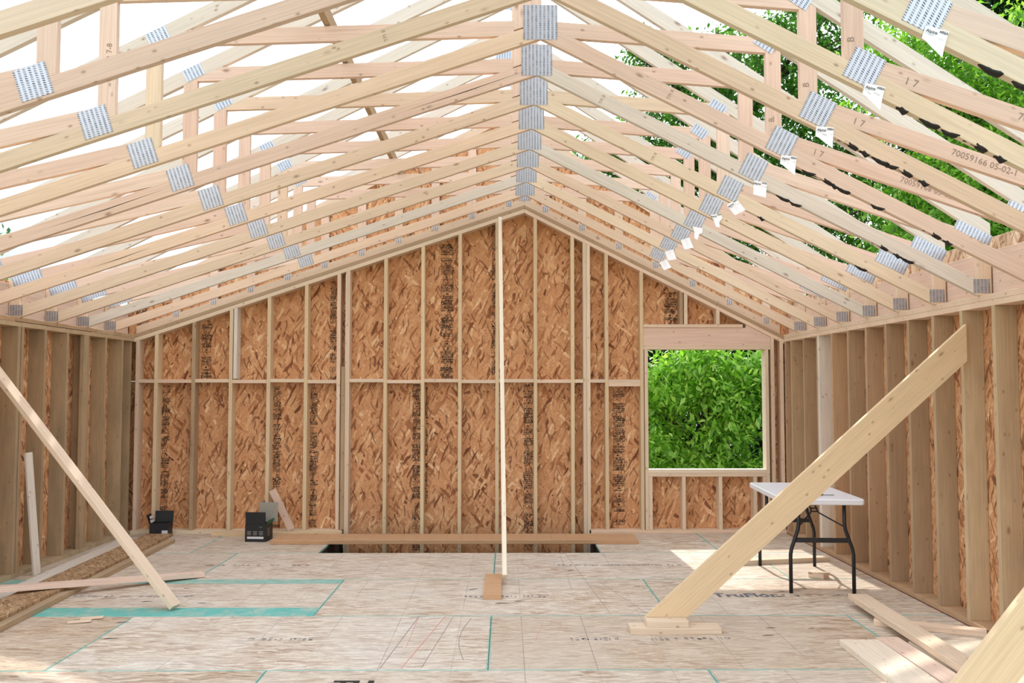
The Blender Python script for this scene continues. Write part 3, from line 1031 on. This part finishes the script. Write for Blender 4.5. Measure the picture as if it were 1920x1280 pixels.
bpy.context.view_layer.update()
MIX = {10: ('spruce', 'spruce'), 9: ('fir', 'spruce'), 8: ('spruce', 'spruce'), 7: ('spruce', 'fir'), 6: ('fir', 'spruce_grey'), 5: ('spruce', 'spruce'), 4: ('spruce', 'spruce'), 3: ('spruce', 'spruce_grey'),
       2: ('spruce', 'spruce'), 1: ('spruce_grey', 'spruce'), 0: ('spruce', 'spruce')}
for k, tr in trusses.items():
    ch = {}
    for c in scene.objects:
        if c.parent == tr:
            ch.setdefault(c.name.split('.')[0], []).append(c)
    for c in ch['bottom_chord']:
        left = W[c.name].translation.x < 0
        recolour(c, M[MIX[k][0 if left else 1]])
    if k in (7, 2):
        for c in ch['upright_web']:
            if W[c.name].translation.x < 0:
                recolour(c, M['spruce'])
    if k == 5:
        for c in ch['collar_strut']:
            recolour(c, M['spruce'])


def face_text(txt, size, x, z, ang, k, mat, bold=0.0):
    mw = Matrix(((math.cos(ang), -math.sin(ang), 0, x), (0, 0, -1, TY[k] - 0.0004), (math.sin(ang), math.cos(ang), 0, z), (0, 0, 0, 1)))
    place('printed_lettering', text_mesh(txt, size, mat, bold), trusses[k], mw)


face_text('11-10', 0.04, -2.022, 3.22, math.pi / 2, 9, M['grey_ink'])
face_text('0-2 7-8', 0.04, -2.022, 3.25, math.pi / 2, 8, M['grey_ink'])
for k in (7, 8, 9):
    face_text('1 7', 0.05, 1.80, 2.905, -0.33, k, M['grey_ink'])
    face_text('B', 0.045, 1.535, 3.10, math.pi / 2, k, M['grey_ink'])
for k, x in ((8, -0.62), (7, 0.95), (6, 0.62), (5, 1.05)):
    face_text('TPI 8', 0.03, x, vault(x) + 0.05, (aL if x < 0 else -aR) + math.pi / 2, k, M['grey_ink'])
# long drying checks in two of the chords
for k, xa, xb in ((6, -0.62, 0.11), (6, -2.9, -2.2), (4, -3.2, -2.75)):
    pts = [(xa, vault(xa) + 0.046), ((xa + xb) / 2, vault((xa + xb) / 2) + 0.0405), (xb, vault(xb) + 0.05), ((xa + xb) / 2, vault((xa + xb) / 2) + 0.046)]
    prism('drying_check', pts, TY[k] - 0.0006, TY[k] + 0.004, M['ink'], trusses[k], ang=aL, bev=0)

# the gable truss that stands on the back wall, sheathed outside
gt = root('gable_truss', (0, 10.08, 0), 'sheathed gable end truss standing on the sloped top of the back wall', 'truss')
GY = 10.08
member('bottom_chord', [(-4.06, 2.147), (PX - 0.0005, pk), (PX - 0.0005, pk + vL), (-4.06, 2.147 + vL)], GY, aL, M['spruce'], gt)
member('bottom_chord', [(PX + 0.0005, pk), (3.02, 2.147), (3.02, 2.147 + vR), (PX + 0.0005, pk + vR)], GY, -aR, M['spruce'], gt)
member('top_chord', [(-4.15, topL(-4.15)), (RX, topL(RX)), (RX, topL(RX) + .0995), (-4.15, topL(-4.15) + .0995)], GY, math.atan(0.5), M['spruce'], gt)
member('top_chord', [(RX + 0.001, topR(RX)), (3.11, topR(3.11)), (3.11, topR(3.11) + .1066), (RX + 0.001, topR(RX) + .1066)], GY, -math.atan(0.66), M['spruce'], gt)
for k in range(-9, 8):
    x = 0.03 + 0.4064 * k
    x0, x1 = x - 0.0445, x + 0.0445
    b0, b1 = (vault(x0) + vL, vault(x1) + vL) if x < PX else (vault(x0) + vR, vault(x1) + vR)
    t0, t1 = (topL(x0), topL(x1)) if x < RX else (topR(x0), topR(x1))
    if min(t0 - b0, t1 - b1) > 0.05:
        pts = [(x0, b0), (x1, b1), (x1, min(t1, topR(x1), topL(x1))), (x0, min(t0, topL(x0), topR(x0)))]
        member('gable_stud', pts, GY, math.pi / 2, M['fir'] if k % 3 else M['spruce'], gt, 0.0007)
    plate('connector_plate', x, vault(x) + 0.088, 0.055, 0.065, 0, GY, gt)
plate('connector_plate', PX, pk + 0.088, 0.12, 0.055, 0, GY, gt)
gx = [-4.18, -3.37, -2.15, -0.93, 0.29, 1.51, 2.73, 3.174]
for i, (a, b) in enumerate(zip(gx, gx[1:])):
    lo = lambda x: vplate(x, 1) + 0.003
    hi = lambda x: (topL(x) + 0.0995) if x < RX else (topR(x) + 0.1066)
    pts = [(a + .001, lo(a))] + ([(PX, lo(PX))] if a < PX < b else []) + [(b - .001, lo(b)), (b - .001, hi(b))] + ([(RX, hi(RX))] if a < RX < b else []) + [(a + .001, hi(a))]
    pn = prism('sheathing_panel', pts, 10.121, 10.132, M['osb'], gt, ang=math.pi / 2, bev=0)
    xs_ = a + 0.16
    zt, zb = hi(xs_) - 0.12, lo(xs_) + 0.1
    if zt - zb > 0.15 and i < 6:
        place('mill_stamp', stamp_mesh(0.12, zt - zb, 300 + i), pn, frame_mw((xs_, 10.1205, (zt + zb) / 2), (1, 0, 0), (0, 0, 1)))

# ------------------------------------------------------------------ braces
beam('lateral_brace', (-1.035, 4.05, 3.700), (-1.055, 9.52, 3.700), 0.089, 0.038, M['old_wood'], wdir=(0, 0, 1))
tag(bpy.data.objects['lateral_brace'], 'thin brown board laid along the roof on top of the trusses\' flat collar struts', 'board')

b = beam('diagonal_brace', (-2.325, 6.557, 0.022), (-4.00, 7.047, 1.815), 0.089, 0.038, M['spruce'], wdir=(-0.19, -0.966, -0.177))
tag(b, 'slender pale two-by-four brace slanting from the left wall down to the floor', 'brace')


def flat_brace(name, x0, z0, x1, z1, w, y0, y1, mat, label):
    """a wide board in the plane of the photo: left lower end on the floor or a block, right end against the wall"""
    a = math.atan2(z1 - z0, x1 - x0)
    nx, nz = -math.sin(a) * w, math.cos(a) * w
    pts = [(x0, z0), (x1, z1), (x1, z1 + w / math.cos(a)), (x0 + nx * 1.0 + 0.0, z0 + nz)]
    # seat cut level at the foot, plumb cut at the wall
    foot = w / math.sin(a)
    pts = [(x0 - foot, z0), (x0, z0), (x1, z1), (x1, z1 + w / math.cos(a))]
    return tag(prism(name, pts, y0, y1, mat, None, ang=a), label, 'brace')


flat_brace('diagonal_brace', 1.177, 0.078, 3.033, 0.078 + (3.033 - 1.177) * 0.908 - 0.03, 0.182, 6.01, 6.048, M['tan_wood'], 'wide pale plank brace rising from stacked blocks on the floor to the right wall')
flat_brace('diagonal_brace', 1.56, 0.001, 3.033, 0.001 + (3.033 - 1.56) * 1.22, 0.178, 3.5, 3.538, M['tan_wood'], 'nearest wide plank brace, cut off at the bottom right corner of the photo')

b = beam('upright_brace', (-0.011, 7.39, 0.055), (-0.066, 9.94, 3.40), 0.089, 0.038, M['white_wood'], wdir=(0, -1, 0.8))
tag(b, 'long thin white brace standing in mid-room, leaning back to the gable wall', 'brace')
b = slab('wood_block', -0.168, -0.034, 6.856, 7.628, 0, 0.038, M['orange_wood'])
tag(b, 'short brown plank flat on the floor beside the foot of the upright brace', 'wood block')
b = slab('wood_block', 0.789, 1.366, 5.885, 6.03, 0, 0.038, M['spruce'])
tag(b, 'long lower wood block on the floor under the wide plank brace', 'wood block')
b = slab('wood_block', 0.895, 1.160, 5.90, 6.035, 0.0385, 0.077, M['spruce'])
tag(b, 'short upper wood block between the wide plank brace and the lower block', 'wood block')

# ------------------------------------------------------------------ folding table
tb = root('folding_table', (2.44, 7.595, 0), 'white plastic folding table with black steel legs by the right wall', 'table')
TRZ = Matrix.Translation((2.44, 7.595, 0)) @ Matrix.Rotation(R(-3.4), 4, 'Z')
W[tb.name] = TRZ
tb.matrix_local = TRZ
bm = bmesh.new()
hw, hl = 0.305, 0.635
prof = []
for cx, cy, a0 in ((hw - .03, hl - .03, 0), (-hw + .03, hl - .03, 90), (-hw + .03, -hl + .03, 180), (hw - .03, -hl + .03, 270)):
    for k in range(5):
        a = R(a0 + k * 22.5)
        prof.append((cx + .03 * math.cos(a), cy + .03 * math.sin(a)))
loops = []
for z, s in ((0.676, -0.006), (0.682, 0.0), (0.712, 0.0), (0.72, -0.006)):
    loops.append([bm.verts.new((x * (1 + s / hw), y * (1 + s / hl), z)) for x, y in prof])
for a, b2 in zip(loops, loops[1:]):
    for k in range(len(prof)):
        bm.faces.new((a[k], a[(k + 1) % len(prof)], b2[(k + 1) % len(prof)], b2[k]))
bm.faces.new(loops[0][::-1])
bm.faces.new(loops[-1])
place('tabletop', mesh_from('tabletop', bm, M['table_white']), tb, TRZ)
for sgn in (-1, 1):
    yl = sgn * 0.545
    for sx in (-1, 1):
        pts = [(sx * 0.172, yl, 0.674), (sx * 0.172, yl, 0.52), (sx * 0.178, yl, 0.48), (sx * 0.228, yl, 0.335), (sx * 0.236, yl, 0.29), (sx * 0.236, yl, 0.0)]
        place('leg', mesh_from('leg', tube_bm(bmesh.new(), pts, 0.0145, 10), M['black_steel'], True), tb, TRZ)
    place('crossbar', box_mesh(0.40, 0.014, 0.036, M['black_steel'], 0.002), tb, TRZ @ Matrix.Translation((0, yl, 0.40)))
    bm = bmesh.new()
    for sx in (-1, 1):
        tube_bm(bm, [(sx * 0.176, yl, 0.50), (sx * 0.03, yl * 0.66, 0.585), (sx * 0.022, yl * 0.62, 0.61)], 0.006, 6)
        tube_bm(bm, [(sx * 0.022, yl * 0.62, 0.612), (sx * 0.03, yl * 0.3, 0.676)], 0.006, 6)
    tube_bm(bm, [(-0.03, yl * 0.64, 0.592), (0.03, yl * 0.64, 0.592)], 0.006, 6)
    tube_bm(bm, [(-0.028, yl * 0.615, 0.615), (0.028, yl * 0.615, 0.615)], 0.006, 6)
    place('folding_strut', mesh_from('folding_strut', bm, M['black_steel'], True), tb, TRZ)

kn = root('utility_knife', (2.43, 7.18, 0.7205), 'slim hand tool with olive handle and dark blade on the white table', 'tool')
bm = bmesh.new()
hs = [(-0.115, 0.004), (-0.10, 0.009), (-0.03, 0.010), (0.03, 0.008), (0.04, 0.005)]
tube_bm(bm, [(x, 0.05 * -0.3 * x, 0.010) for x, r in hs], [r for x, r in hs], 8)
place('handle', mesh_from('handle', bm, M['olive'], True), kn, Matrix.Translation((2.43, 7.18, 0.7205)))
place('blade', box_mesh(0.085, 0.012, 0.004, M['blade'], 0.001), kn, Matrix.Translation((2.43 + 0.08, 7.178, 0.7285)))
place('clip', box_mesh(0.012, 0.012, 0.012, M['black_steel'], 0.002), kn, Matrix.Translation((2.43 - 0.05, 7.185, 0.7405)))

# ------------------------------------------------------------------ loose lumber
b = slab('laminated_plank', -2.36, 1.33, 9.29, 9.69, 0.0005, 0.044, M['orange_wood'], bev=0.004)
tag(b, 'long orange-brown laminated plank bridging the stair opening in the floor', 'plank')
for k in range(24):
    x = -2.28 + 0.1524 * k
    place('guide_line', box_mesh(0.005, 0.39, 0.0008, M['old_wood'], 0), b, Matrix.Translation((x, 9.49, 0.0442)))
b = beam('two_by_four', (-3.11, 9.83, 0.0195), (-1.75, 9.905, 0.0195), 0.089, 0.038, M['tan_wood'], wdir=(0, 1, 0))
tag(b, 'two-by-four lying along the foot of the back wall behind the black box', 'lumber')
b = beam('wood_scrap', (-2.30, 9.935, 0.055), (-2.505, 9.925, 0.475), 0.075, 0.03, M['fir'], wdir=(1, 0, 0.5))
tag(b, 'short pale scrap of lumber leaning against the back wall beside the box', 'lumber')
b = beam('wood_scrap', (-3.93, 7.80, 0.002), (-4.00, 7.745, 1.02), 0.075, 0.02, M['spruce_grey'], wdir=(0.3, 1, 0))
tag(b, 'weathered split board leaning upright against the left wall studs', 'lumber')


def along(name, x0, ya, x1, yb, w, z0, z1, mat, label, cat='plank', dz=0.0):
    b_ = beam(name, (x0, ya, (z0 + z1) / 2), (x1, yb, (z0 + z1) / 2 + dz), w, z1 - z0, mat, wdir=(1, 0, 0))
    return tag(b_, label, cat)


along('plank', -3.322, 5.2, -3.487, 9.42, 0.26, 0.0005, 0.038, M['old_wood'], 'lower brown plank on the floor along the left wall, under the strand-board strip')
along('strand_board_strip', -3.395, 5.3, -3.575, 9.60, 0.27, 0.0385, 0.062, M['osb_old'], 'long strand-board strip lying on top of a plank along the left wall')
along('plank', -3.66, 6.1, -3.82, 9.35, 0.20, 0.0005, 0.030, M['spruce_grey'], 'grey-white plank lying closest to the left wall')
b = beam('two_by_four', (-2.51, 7.705, 0.022), (-4.02, 6.43, 0.135), 0.089, 0.038, M['fir'], wdir=(0.6, -0.7, 0))
tag(b, 'pink two-by-four lying across the planks beside the left wall', 'lumber')
b = beam('two_by_four', (1.96, 8.19, 0.0195), (2.92, 8.40, 0.0195), 0.089, 0.038, M['spruce'], wdir=(-0.3, 1, 0))
tag(b, 'short two-by-four on the floor under the far end of the white table', 'lumber')
b = beam('wood_block', (2.535, 7.70, 0.0215), (2.63, 7.605, 0.0215), 0.10, 0.042, M['spruce'], wdir=(1, 1, 0))
tag(b, 'small square wood block on the floor under the white table', 'wood block')
along('plank', 2.135, 5.622, 2.115, 4.2, 0.235, 0.0005, 0.038, M['white_wood'], 'widest pale plank, leftmost of the boards at bottom right')
along('plank', 2.330, 5.69, 2.335, 4.2, 0.14, 0.0005, 0.034, M['fir'], 'narrow knotty plank lying just right of the widest pale plank')
along('plank', 2.66, 5.62, 2.70, 4.2, 0.46, 0.0005, 0.030, M['white_wood'], 'broad sunlit board on the floor under the long raised plank')
along('plank', 2.525, 6.667, 2.46, 4.5, 0.135, 0.043, 0.081, M['spruce'], 'long raised plank lying on top of the other boards at bottom right')
b = beam('two_by_four', (2.43, 6.13, 0.0195), (3.02, 5.83, 0.0195), 0.089, 0.038, M['spruce'], wdir=(0.4, 1, 0))
tag(b, 'two-by-four crossing under the long raised plank towards the right wall', 'lumber')
# splinters and nails on the floor
spl = [(1.95, 7.02, .3, .06), (2.12, 7.10, -.4, .07), (2.05, 6.94, .15, .09), (2.3, 7.2, 0.1, .07), (2.6, 6.75, -.5, .06), (0.55, 7.95, .1, .05), (0.62, 7.08, .7, .04), (1.03, 7.3, -.6, .05), (1.08, 7.22, -.5, .05),
       (0.1, 6.80, .2, .08), (-0.03, 6.73, .1, .1), (1.72, 6.03, 0, .07), (1.98, 6.02, .4, .06), (1.65, 5.85, .1, .08), (-2.62, 6.8, .2, .08), (-2.2, 6.75, .1, .07), (-2.55, 6.20, .3, .08), (-0.25, 7.2, .6, .09), (-2.45, 5.80, .1, .09)]
spl_me = None
for i, (x, y, a, ln) in enumerate(spl):
    if spl_me is None:
        spl_me = mesh_from('splinter', tube_bm(bmesh.new(), [(-0.5, 0, 0.05), (-0.15, 0.03, 0.10), (0.2, 0.0, 0.09), (0.5, 0.05, 0.05)], [0.025, 0.06, 0.05, 0.015], 5), M['dark_brown'])
    o = place('splinter', spl_me, None, Matrix.Translation((x, y, 0.0005)) @ Matrix.Rotation(a, 4, 'Z') @ Matrix.Diagonal((ln, ln * 0.45, ln * 0.45, 1)))
    tag(o, 'thin dark splinter of wood lying on the pale floor', 'splinter', 'dark splinters scattered over the floor')
for x, y, a, lab in ((-2.79, 6.28, .25, 'larger pale wood chip on the floor near the ends of the left planks'), (-2.83, 6.18, .3, 'smaller thin wood chip beside the larger pale chip on the left')):
    b = beam('wood_chip', (x - .07, y, 0.008), (x + .07, y + a * .12, 0.012), 0.035 if 'larger' in lab else 0.014, 0.012, M['spruce'] if 'larger' in lab else M['old_wood'], wdir=(0, 1, 0))
    tag(b, lab, 'wood chip')

# ------------------------------------------------------------------ black cardboard boxes


def carton(x, y, rz, w, dp, h, label):
    t = root('cardboard_box', (x, y, 0), label, 'box')
    mw = Matrix.Translation((x, y, 0)) @ Matrix.Rotation(rz, 4, 'Z')
    W[t.name] = mw
    t.matrix_local = mw

    def pc(name, cx, cy, cz, lx, ly, lz, mat, lab=None, rot=None, parent=None):
        m_ = mw @ Matrix.Translation((cx, cy, cz))
        if rot is not None:
            m_ = m_ @ rot
        return place(name, box_mesh(lx, ly, lz, mat, 0.0006), parent or t, m_, lab)
    k = 0.003
    pc('base', 0, 0, k / 2 + .0005, w, dp, k, M['black_card'])
    f = pc('side_panel', 0, -dp / 2 + k / 2, h / 2, w, k, h, M['black_card'])
    pc('side_panel', 0, dp / 2 - k / 2, h / 2, w, k, h, M['black_card'])
    pc('side_panel', -w / 2 + k / 2, 0, h / 2, k, dp - 2 * k, h, M['black_card'])
    s = pc('side_panel', w / 2 - k / 2, 0, h / 2, k, dp - 2 * k, h, M['black_card'])
    return t, mw, pc, f, s


RX_ = lambda a: Matrix.Rotation(a, 4, 'X')
RY_ = lambda a: Matrix.Rotation(a, 4, 'Y')
t, mw, pc, f, s = carton(-2.545, 9.56, R(-4), 0.215, 0.22, 0.175, 'open black cardboard box with white print near the middle of the back wall')
pc('flap', 0, -0.108, 0.238, 0.21, 0.003, 0.125, M['black_card'], None, RX_(0.05))
pc('flap', 0.06, 0.112, 0.275, 0.20, 0.003, 0.20, M['grey_card'], 'tall grey flap with yellow lines', RX_(-0.12))
for i in range(5):
    pc('printed_line', -0.02 + 0.04 * i, 0.1085, 0.29, 0.002, 0.001, 0.15, M['yellow_print'], None, RX_(-0.12))
pc('flap', 0.118, 0.0, 0.195, 0.003, 0.2, 0.05, M['green_print'], 'green inner flap', RY_(0.5))
pc('printed_panel', 0.0, -0.1108, 0.042, 0.17, 0.0012, 0.022, M['white_print'], 'white barcode strip')
for i in range(3):
    for j in range(4):
        pc('printed_line', -0.065 + 0.062 * i, -0.1108, 0.105 - 0.011 * j, 0.044 - 0.006 * (j % 2), 0.0012, 0.004, M['grey_card'])
pc('printed_line', 0.055, -0.1108, 0.148, 0.03, 0.0012, 0.012, M['green_print'])
for j in range(6):
    pc('printed_line', 0.1083, -0.02, 0.125 - 0.014 * j, 0.0012, 0.08 - 0.01 * (j % 3), 0.004, M['grey_card'])
t, mw, pc, f, s = carton(-3.645, 9.81, R(6), 0.19, 0.18, 0.15, 'open black cardboard box behind the planks in the left corner')
pc('flap', 0.01, 0.088, 0.20, 0.19, 0.003, 0.12, M['black_card'], None, RX_(-0.15))
fl = pc('flap', -0.108, -0.01, 0.185, 0.003, 0.17, 0.11, M['black_card'], None, RY_(-0.35))
pc('printed_panel', -0.098, -0.01, 0.205, 0.0012, 0.12, 0.03, M['white_print'], 'white printed patch', RY_(-0.35))
pc('printed_panel', -0.090, -0.01, 0.165, 0.0012, 0.12, 0.03, M['white_print'], 'white printed patch', RY_(-0.35))
pc('printed_panel', 0.06, -0.0908, 0.05, 0.06, 0.0012, 0.05, M['white_print'], 'white label')

# ------------------------------------------------------------------ outside: lower storey, ground, trees
lo_w = root('lower_enclosure', (0, 6, -2.9), kind='structure')  # unseen lower storey walls, added so the stair opening stays dark
slab('lower_wall', -4.18, 3.174, 10.133, 10.20, -2.9, -0.305, M['concrete'], lo_w, 0)
slab('lower_wall', -4.25, -4.181, 1.5, 10.20, -2.9, -0.305, M['concrete'], lo_w, 0)
slab('lower_wall', 3.175, 3.245, 1.5, 10.20, -2.9, -0.305, M['concrete'], lo_w, 0)
slab('lower_wall', -4.18, 3.174, 1.43, 1.5, -2.9, -0.305, M['concrete'], lo_w, 0)
g = slab('ground', -70, 70, -40, 90, -3.2, -2.9, M['grass'], None, 0)
g['kind'] = 'structure'


def leaves_mesh(name, centers, dirs, size, mat, spread):
    """sprays of leaves: each spray is a twig of leaves pointing along dirs; a leaf is a bent diamond of two triangles"""
    per = 9
    n = len(centers) * per
    c = np.repeat(centers, per, axis=0)
    dvec = np.repeat(dirs, per, axis=0)
    tpos = np.tile(np.linspace(-0.9, 1.0, per), len(centers))[:, None]
    base = c + dvec * tpos * spread + rng.normal(0, spread * 0.16, (n, 3))
    side = np.cross(dvec, rng.normal(0, 1, (n, 3)))
    side /= np.linalg.norm(side, axis=1, keepdims=True) + 1e-9
    ax = dvec * 0.55 + side * 0.9 + np.array([0, 0, -0.35]) + rng.normal(0, 0.25, (n, 3))
    ax /= np.linalg.norm(ax, axis=1, keepdims=True)
    up = np.array([0, 0, 1.0]) + rng.normal(0, 0.45, (n, 3))
    wv = np.cross(ax, up)
    wv /= np.linalg.norm(wv, axis=1, keepdims=True) + 1e-9
    nrm = np.cross(wv, ax)
    s = size * rng.uniform(0.65, 1.25, (n, 1))
    v = np.empty((n, 4, 3))
    v[:, 0] = base
    v[:, 1] = base + ax * s * 0.45 + wv * s * 0.21 + nrm * s * 0.07
    v[:, 2] = base + ax * s
    v[:, 3] = base + ax * s * 0.45 - wv * s * 0.21 + nrm * s * 0.07
    me = bpy.data.meshes.new(name)
    me.vertices.add(n * 4)
    me.vertices.foreach_set('co', v.reshape(-1).astype(np.float32))
    tri = np.array([[0, 1, 2], [0, 2, 3]])
    idx = (np.arange(n)[:, None, None] * 4 + tri[None]).reshape(-1)
    me.loops.add(len(idx))
    me.loops.foreach_set('vertex_index', idx.astype(np.int32))
    me.polygons.add(n * 2)
    me.polygons.foreach_set('loop_start', np.arange(0, n * 6, 3, dtype=np.int32))
    me.update()
    me.validate()
    me.materials.append(mat)
    return me


def tree(name, x, y, z0, blobs, n_sprays, size, mat, label, cat='tree', spread=0.28, trunk_r=0.16, lean=(0, 0)):
    """blobs: (dx, dy, z, rx, ry, rz) clumps of crown round the trunk"""
    t_ = root(name, (x, y, z0), label, cat)
    W[t_.name] = Matrix.Translation((x, y, z0))
    top = max(b_[2] for b_ in blobs)
    bm_ = bmesh.new()
    pts = [(x + lean[0] * u, y + lean[1] * u, z0 + (top - z0) * u) for u in (0, .2, .4, .6, .8, 1.0)]
    tube_bm(bm_, pts, [trunk_r * (1 - 0.8 * u) for u in (0, .2, .4, .6, .8, 1.0)], 8)
    for b_ in blobs:
        c1 = Vector((x + b_[0], y + b_[1], b_[2]))
        u = min(0.9, max(0.25, (b_[2] - b_[5] * 0.6 - z0) / (top - z0)))
        c0 = Vector((x + lean[0] * u, y + lean[1] * u, z0 + (top - z0) * u * 0.85))
        md = (c0 + c1) / 2 + Vector((0, 0, 0.15))
        tube_bm(bm_, [c0, md, c1], [trunk_r * 0.45, trunk_r * 0.3, trunk_r * 0.1], 6)
        for q in range(5):
            dq = Vector((rng.normal(), rng.normal(), rng.normal() * 0.6)).normalized()
            e1 = c1 + Vector((dq.x * b_[3], dq.y * b_[4], dq.z * b_[5])) * 0.85
            tube_bm(bm_, [md, (md + e1) / 2 + Vector((0, 0, .1)), e1], [trunk_r * 0.2, trunk_r * 0.13, trunk_r * 0.04], 5)
    place('trunk', mesh_from('trunk', bm_, M['bark'], True), t_)
    vol = np.array([b_[3] * b_[4] * b_[5] for b_ in blobs])
    cnt = np.maximum(1, (n_sprays * vol ** 0.67 / (vol ** 0.67).sum()).astype(int))
    cs, ds = [], []
    for b_, k in zip(blobs, cnt):
        u = rng.normal(0, 1, (k, 3))
        u /= np.linalg.norm(u, axis=1, keepdims=True)
        rad = rng.uniform(0.25, 1.0, (k, 1)) ** 0.45
        # clumpy outline
        lump = 0.82 + 0.2 * np.sin(u[:, :1] * 7 + b_[0]) * np.sin(u[:, 1:2] * 6 + b_[2]) + 0.12 * np.sin(u[:, 2:] * 13)
        p = u * rad * lump * np.array([b_[3], b_[4], b_[5]]) + np.array([x + b_[0], y + b_[1], b_[2]])
        dd = u * np.array([1, 1, 0.5]) + rng.normal(0, 0.45, (k, 3)) + np.array([0, 0, -0.1])
        dd /= np.linalg.norm(dd, axis=1, keepdims=True)
        cs.append(p)
        ds.append(dd)
    fo = place('foliage', leaves_mesh('foliage', np.vstack(cs), np.vstack(ds), size, mat, spread), t_)
    fo['kind'] = 'stuff'
    return t_


BUSH = []
for k in range(26):
    while True:
        q = rng.uniform(-1, 1, 3)
        if (q ** 2).sum() < 1:
            break
    r_ = rng.uniform(0.26, 0.46)
    BUSH.append((0.2 + q[0] * 1.35, q[1] * 0.6, 0.95 + q[2] * 1.35, r_ * 1.2, r_, r_ * 0.85))
BUSH += [(-0.15, -0.35, 0.35, 0.5, 0.4, 0.35), (0.55, -0.35, 0.3, 0.5, 0.4, 0.35), (0.1, -0.4, 0.9, 0.45, 0.4, 0.35), (-0.35, -0.3, 1.5, 0.4, 0.35, 0.3)]
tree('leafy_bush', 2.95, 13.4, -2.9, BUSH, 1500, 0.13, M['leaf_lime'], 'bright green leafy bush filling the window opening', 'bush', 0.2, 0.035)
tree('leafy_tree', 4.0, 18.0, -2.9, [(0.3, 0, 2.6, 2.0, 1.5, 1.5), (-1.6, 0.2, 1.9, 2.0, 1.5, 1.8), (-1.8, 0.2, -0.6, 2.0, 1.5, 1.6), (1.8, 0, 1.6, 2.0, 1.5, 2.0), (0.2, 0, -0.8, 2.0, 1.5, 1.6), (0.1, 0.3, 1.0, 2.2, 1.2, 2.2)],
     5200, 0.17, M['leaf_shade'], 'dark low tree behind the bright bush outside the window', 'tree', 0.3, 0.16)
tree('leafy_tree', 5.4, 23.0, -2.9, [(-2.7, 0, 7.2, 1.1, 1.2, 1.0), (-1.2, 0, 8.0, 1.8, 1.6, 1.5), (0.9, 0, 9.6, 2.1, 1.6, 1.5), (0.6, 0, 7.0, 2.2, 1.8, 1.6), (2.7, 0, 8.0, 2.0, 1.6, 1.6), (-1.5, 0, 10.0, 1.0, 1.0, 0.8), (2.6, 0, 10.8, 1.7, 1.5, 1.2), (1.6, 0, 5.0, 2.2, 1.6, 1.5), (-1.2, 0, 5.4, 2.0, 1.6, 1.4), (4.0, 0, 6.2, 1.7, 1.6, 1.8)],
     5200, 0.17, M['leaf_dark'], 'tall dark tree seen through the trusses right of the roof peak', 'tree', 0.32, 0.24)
tree('leafy_tree', 8.2, 14.2, -2.9, [(-0.8, 0, 4.4, 1.9, 1.7, 1.5), (0.6, 0, 5.8, 2.0, 1.7, 1.4), (-1.6, 0.1, 6.6, 1.3, 1.3, 1.0), (1.2, -0.2, 4.0, 1.8, 1.6, 1.5), (-1.2, -0.2, 3.0, 1.7, 1.6, 1.5), (0.8, 0, 2.2, 2.0, 1.6, 1.5), (1.0, 0, 7.2, 1.5, 1.4, 1.0), (2.2, 0, 5.6, 1.4, 1.4, 1.6)],
     8500, 0.125, M['leaf_bright'], 'big bright green tree seen through the right-hand roof trusses', 'tree', 0.26, 0.22)
tree('leafy_tree', 7.6, 9.2, -2.9, [(0, 0.2, 3.4, 1.8, 1.9, 1.3), (0.6, -0.6, 4.8, 1.6, 1.6, 1.0), (-0.3, 0.6, 2.4, 1.7, 1.7, 1.2), (0.5, -1.2, 2.6, 1.8, 1.8, 1.3)],
     4200, 0.105, M['leaf_bright'], 'nearest leafy tree just outside the right wall', 'tree', 0.22, 0.16)
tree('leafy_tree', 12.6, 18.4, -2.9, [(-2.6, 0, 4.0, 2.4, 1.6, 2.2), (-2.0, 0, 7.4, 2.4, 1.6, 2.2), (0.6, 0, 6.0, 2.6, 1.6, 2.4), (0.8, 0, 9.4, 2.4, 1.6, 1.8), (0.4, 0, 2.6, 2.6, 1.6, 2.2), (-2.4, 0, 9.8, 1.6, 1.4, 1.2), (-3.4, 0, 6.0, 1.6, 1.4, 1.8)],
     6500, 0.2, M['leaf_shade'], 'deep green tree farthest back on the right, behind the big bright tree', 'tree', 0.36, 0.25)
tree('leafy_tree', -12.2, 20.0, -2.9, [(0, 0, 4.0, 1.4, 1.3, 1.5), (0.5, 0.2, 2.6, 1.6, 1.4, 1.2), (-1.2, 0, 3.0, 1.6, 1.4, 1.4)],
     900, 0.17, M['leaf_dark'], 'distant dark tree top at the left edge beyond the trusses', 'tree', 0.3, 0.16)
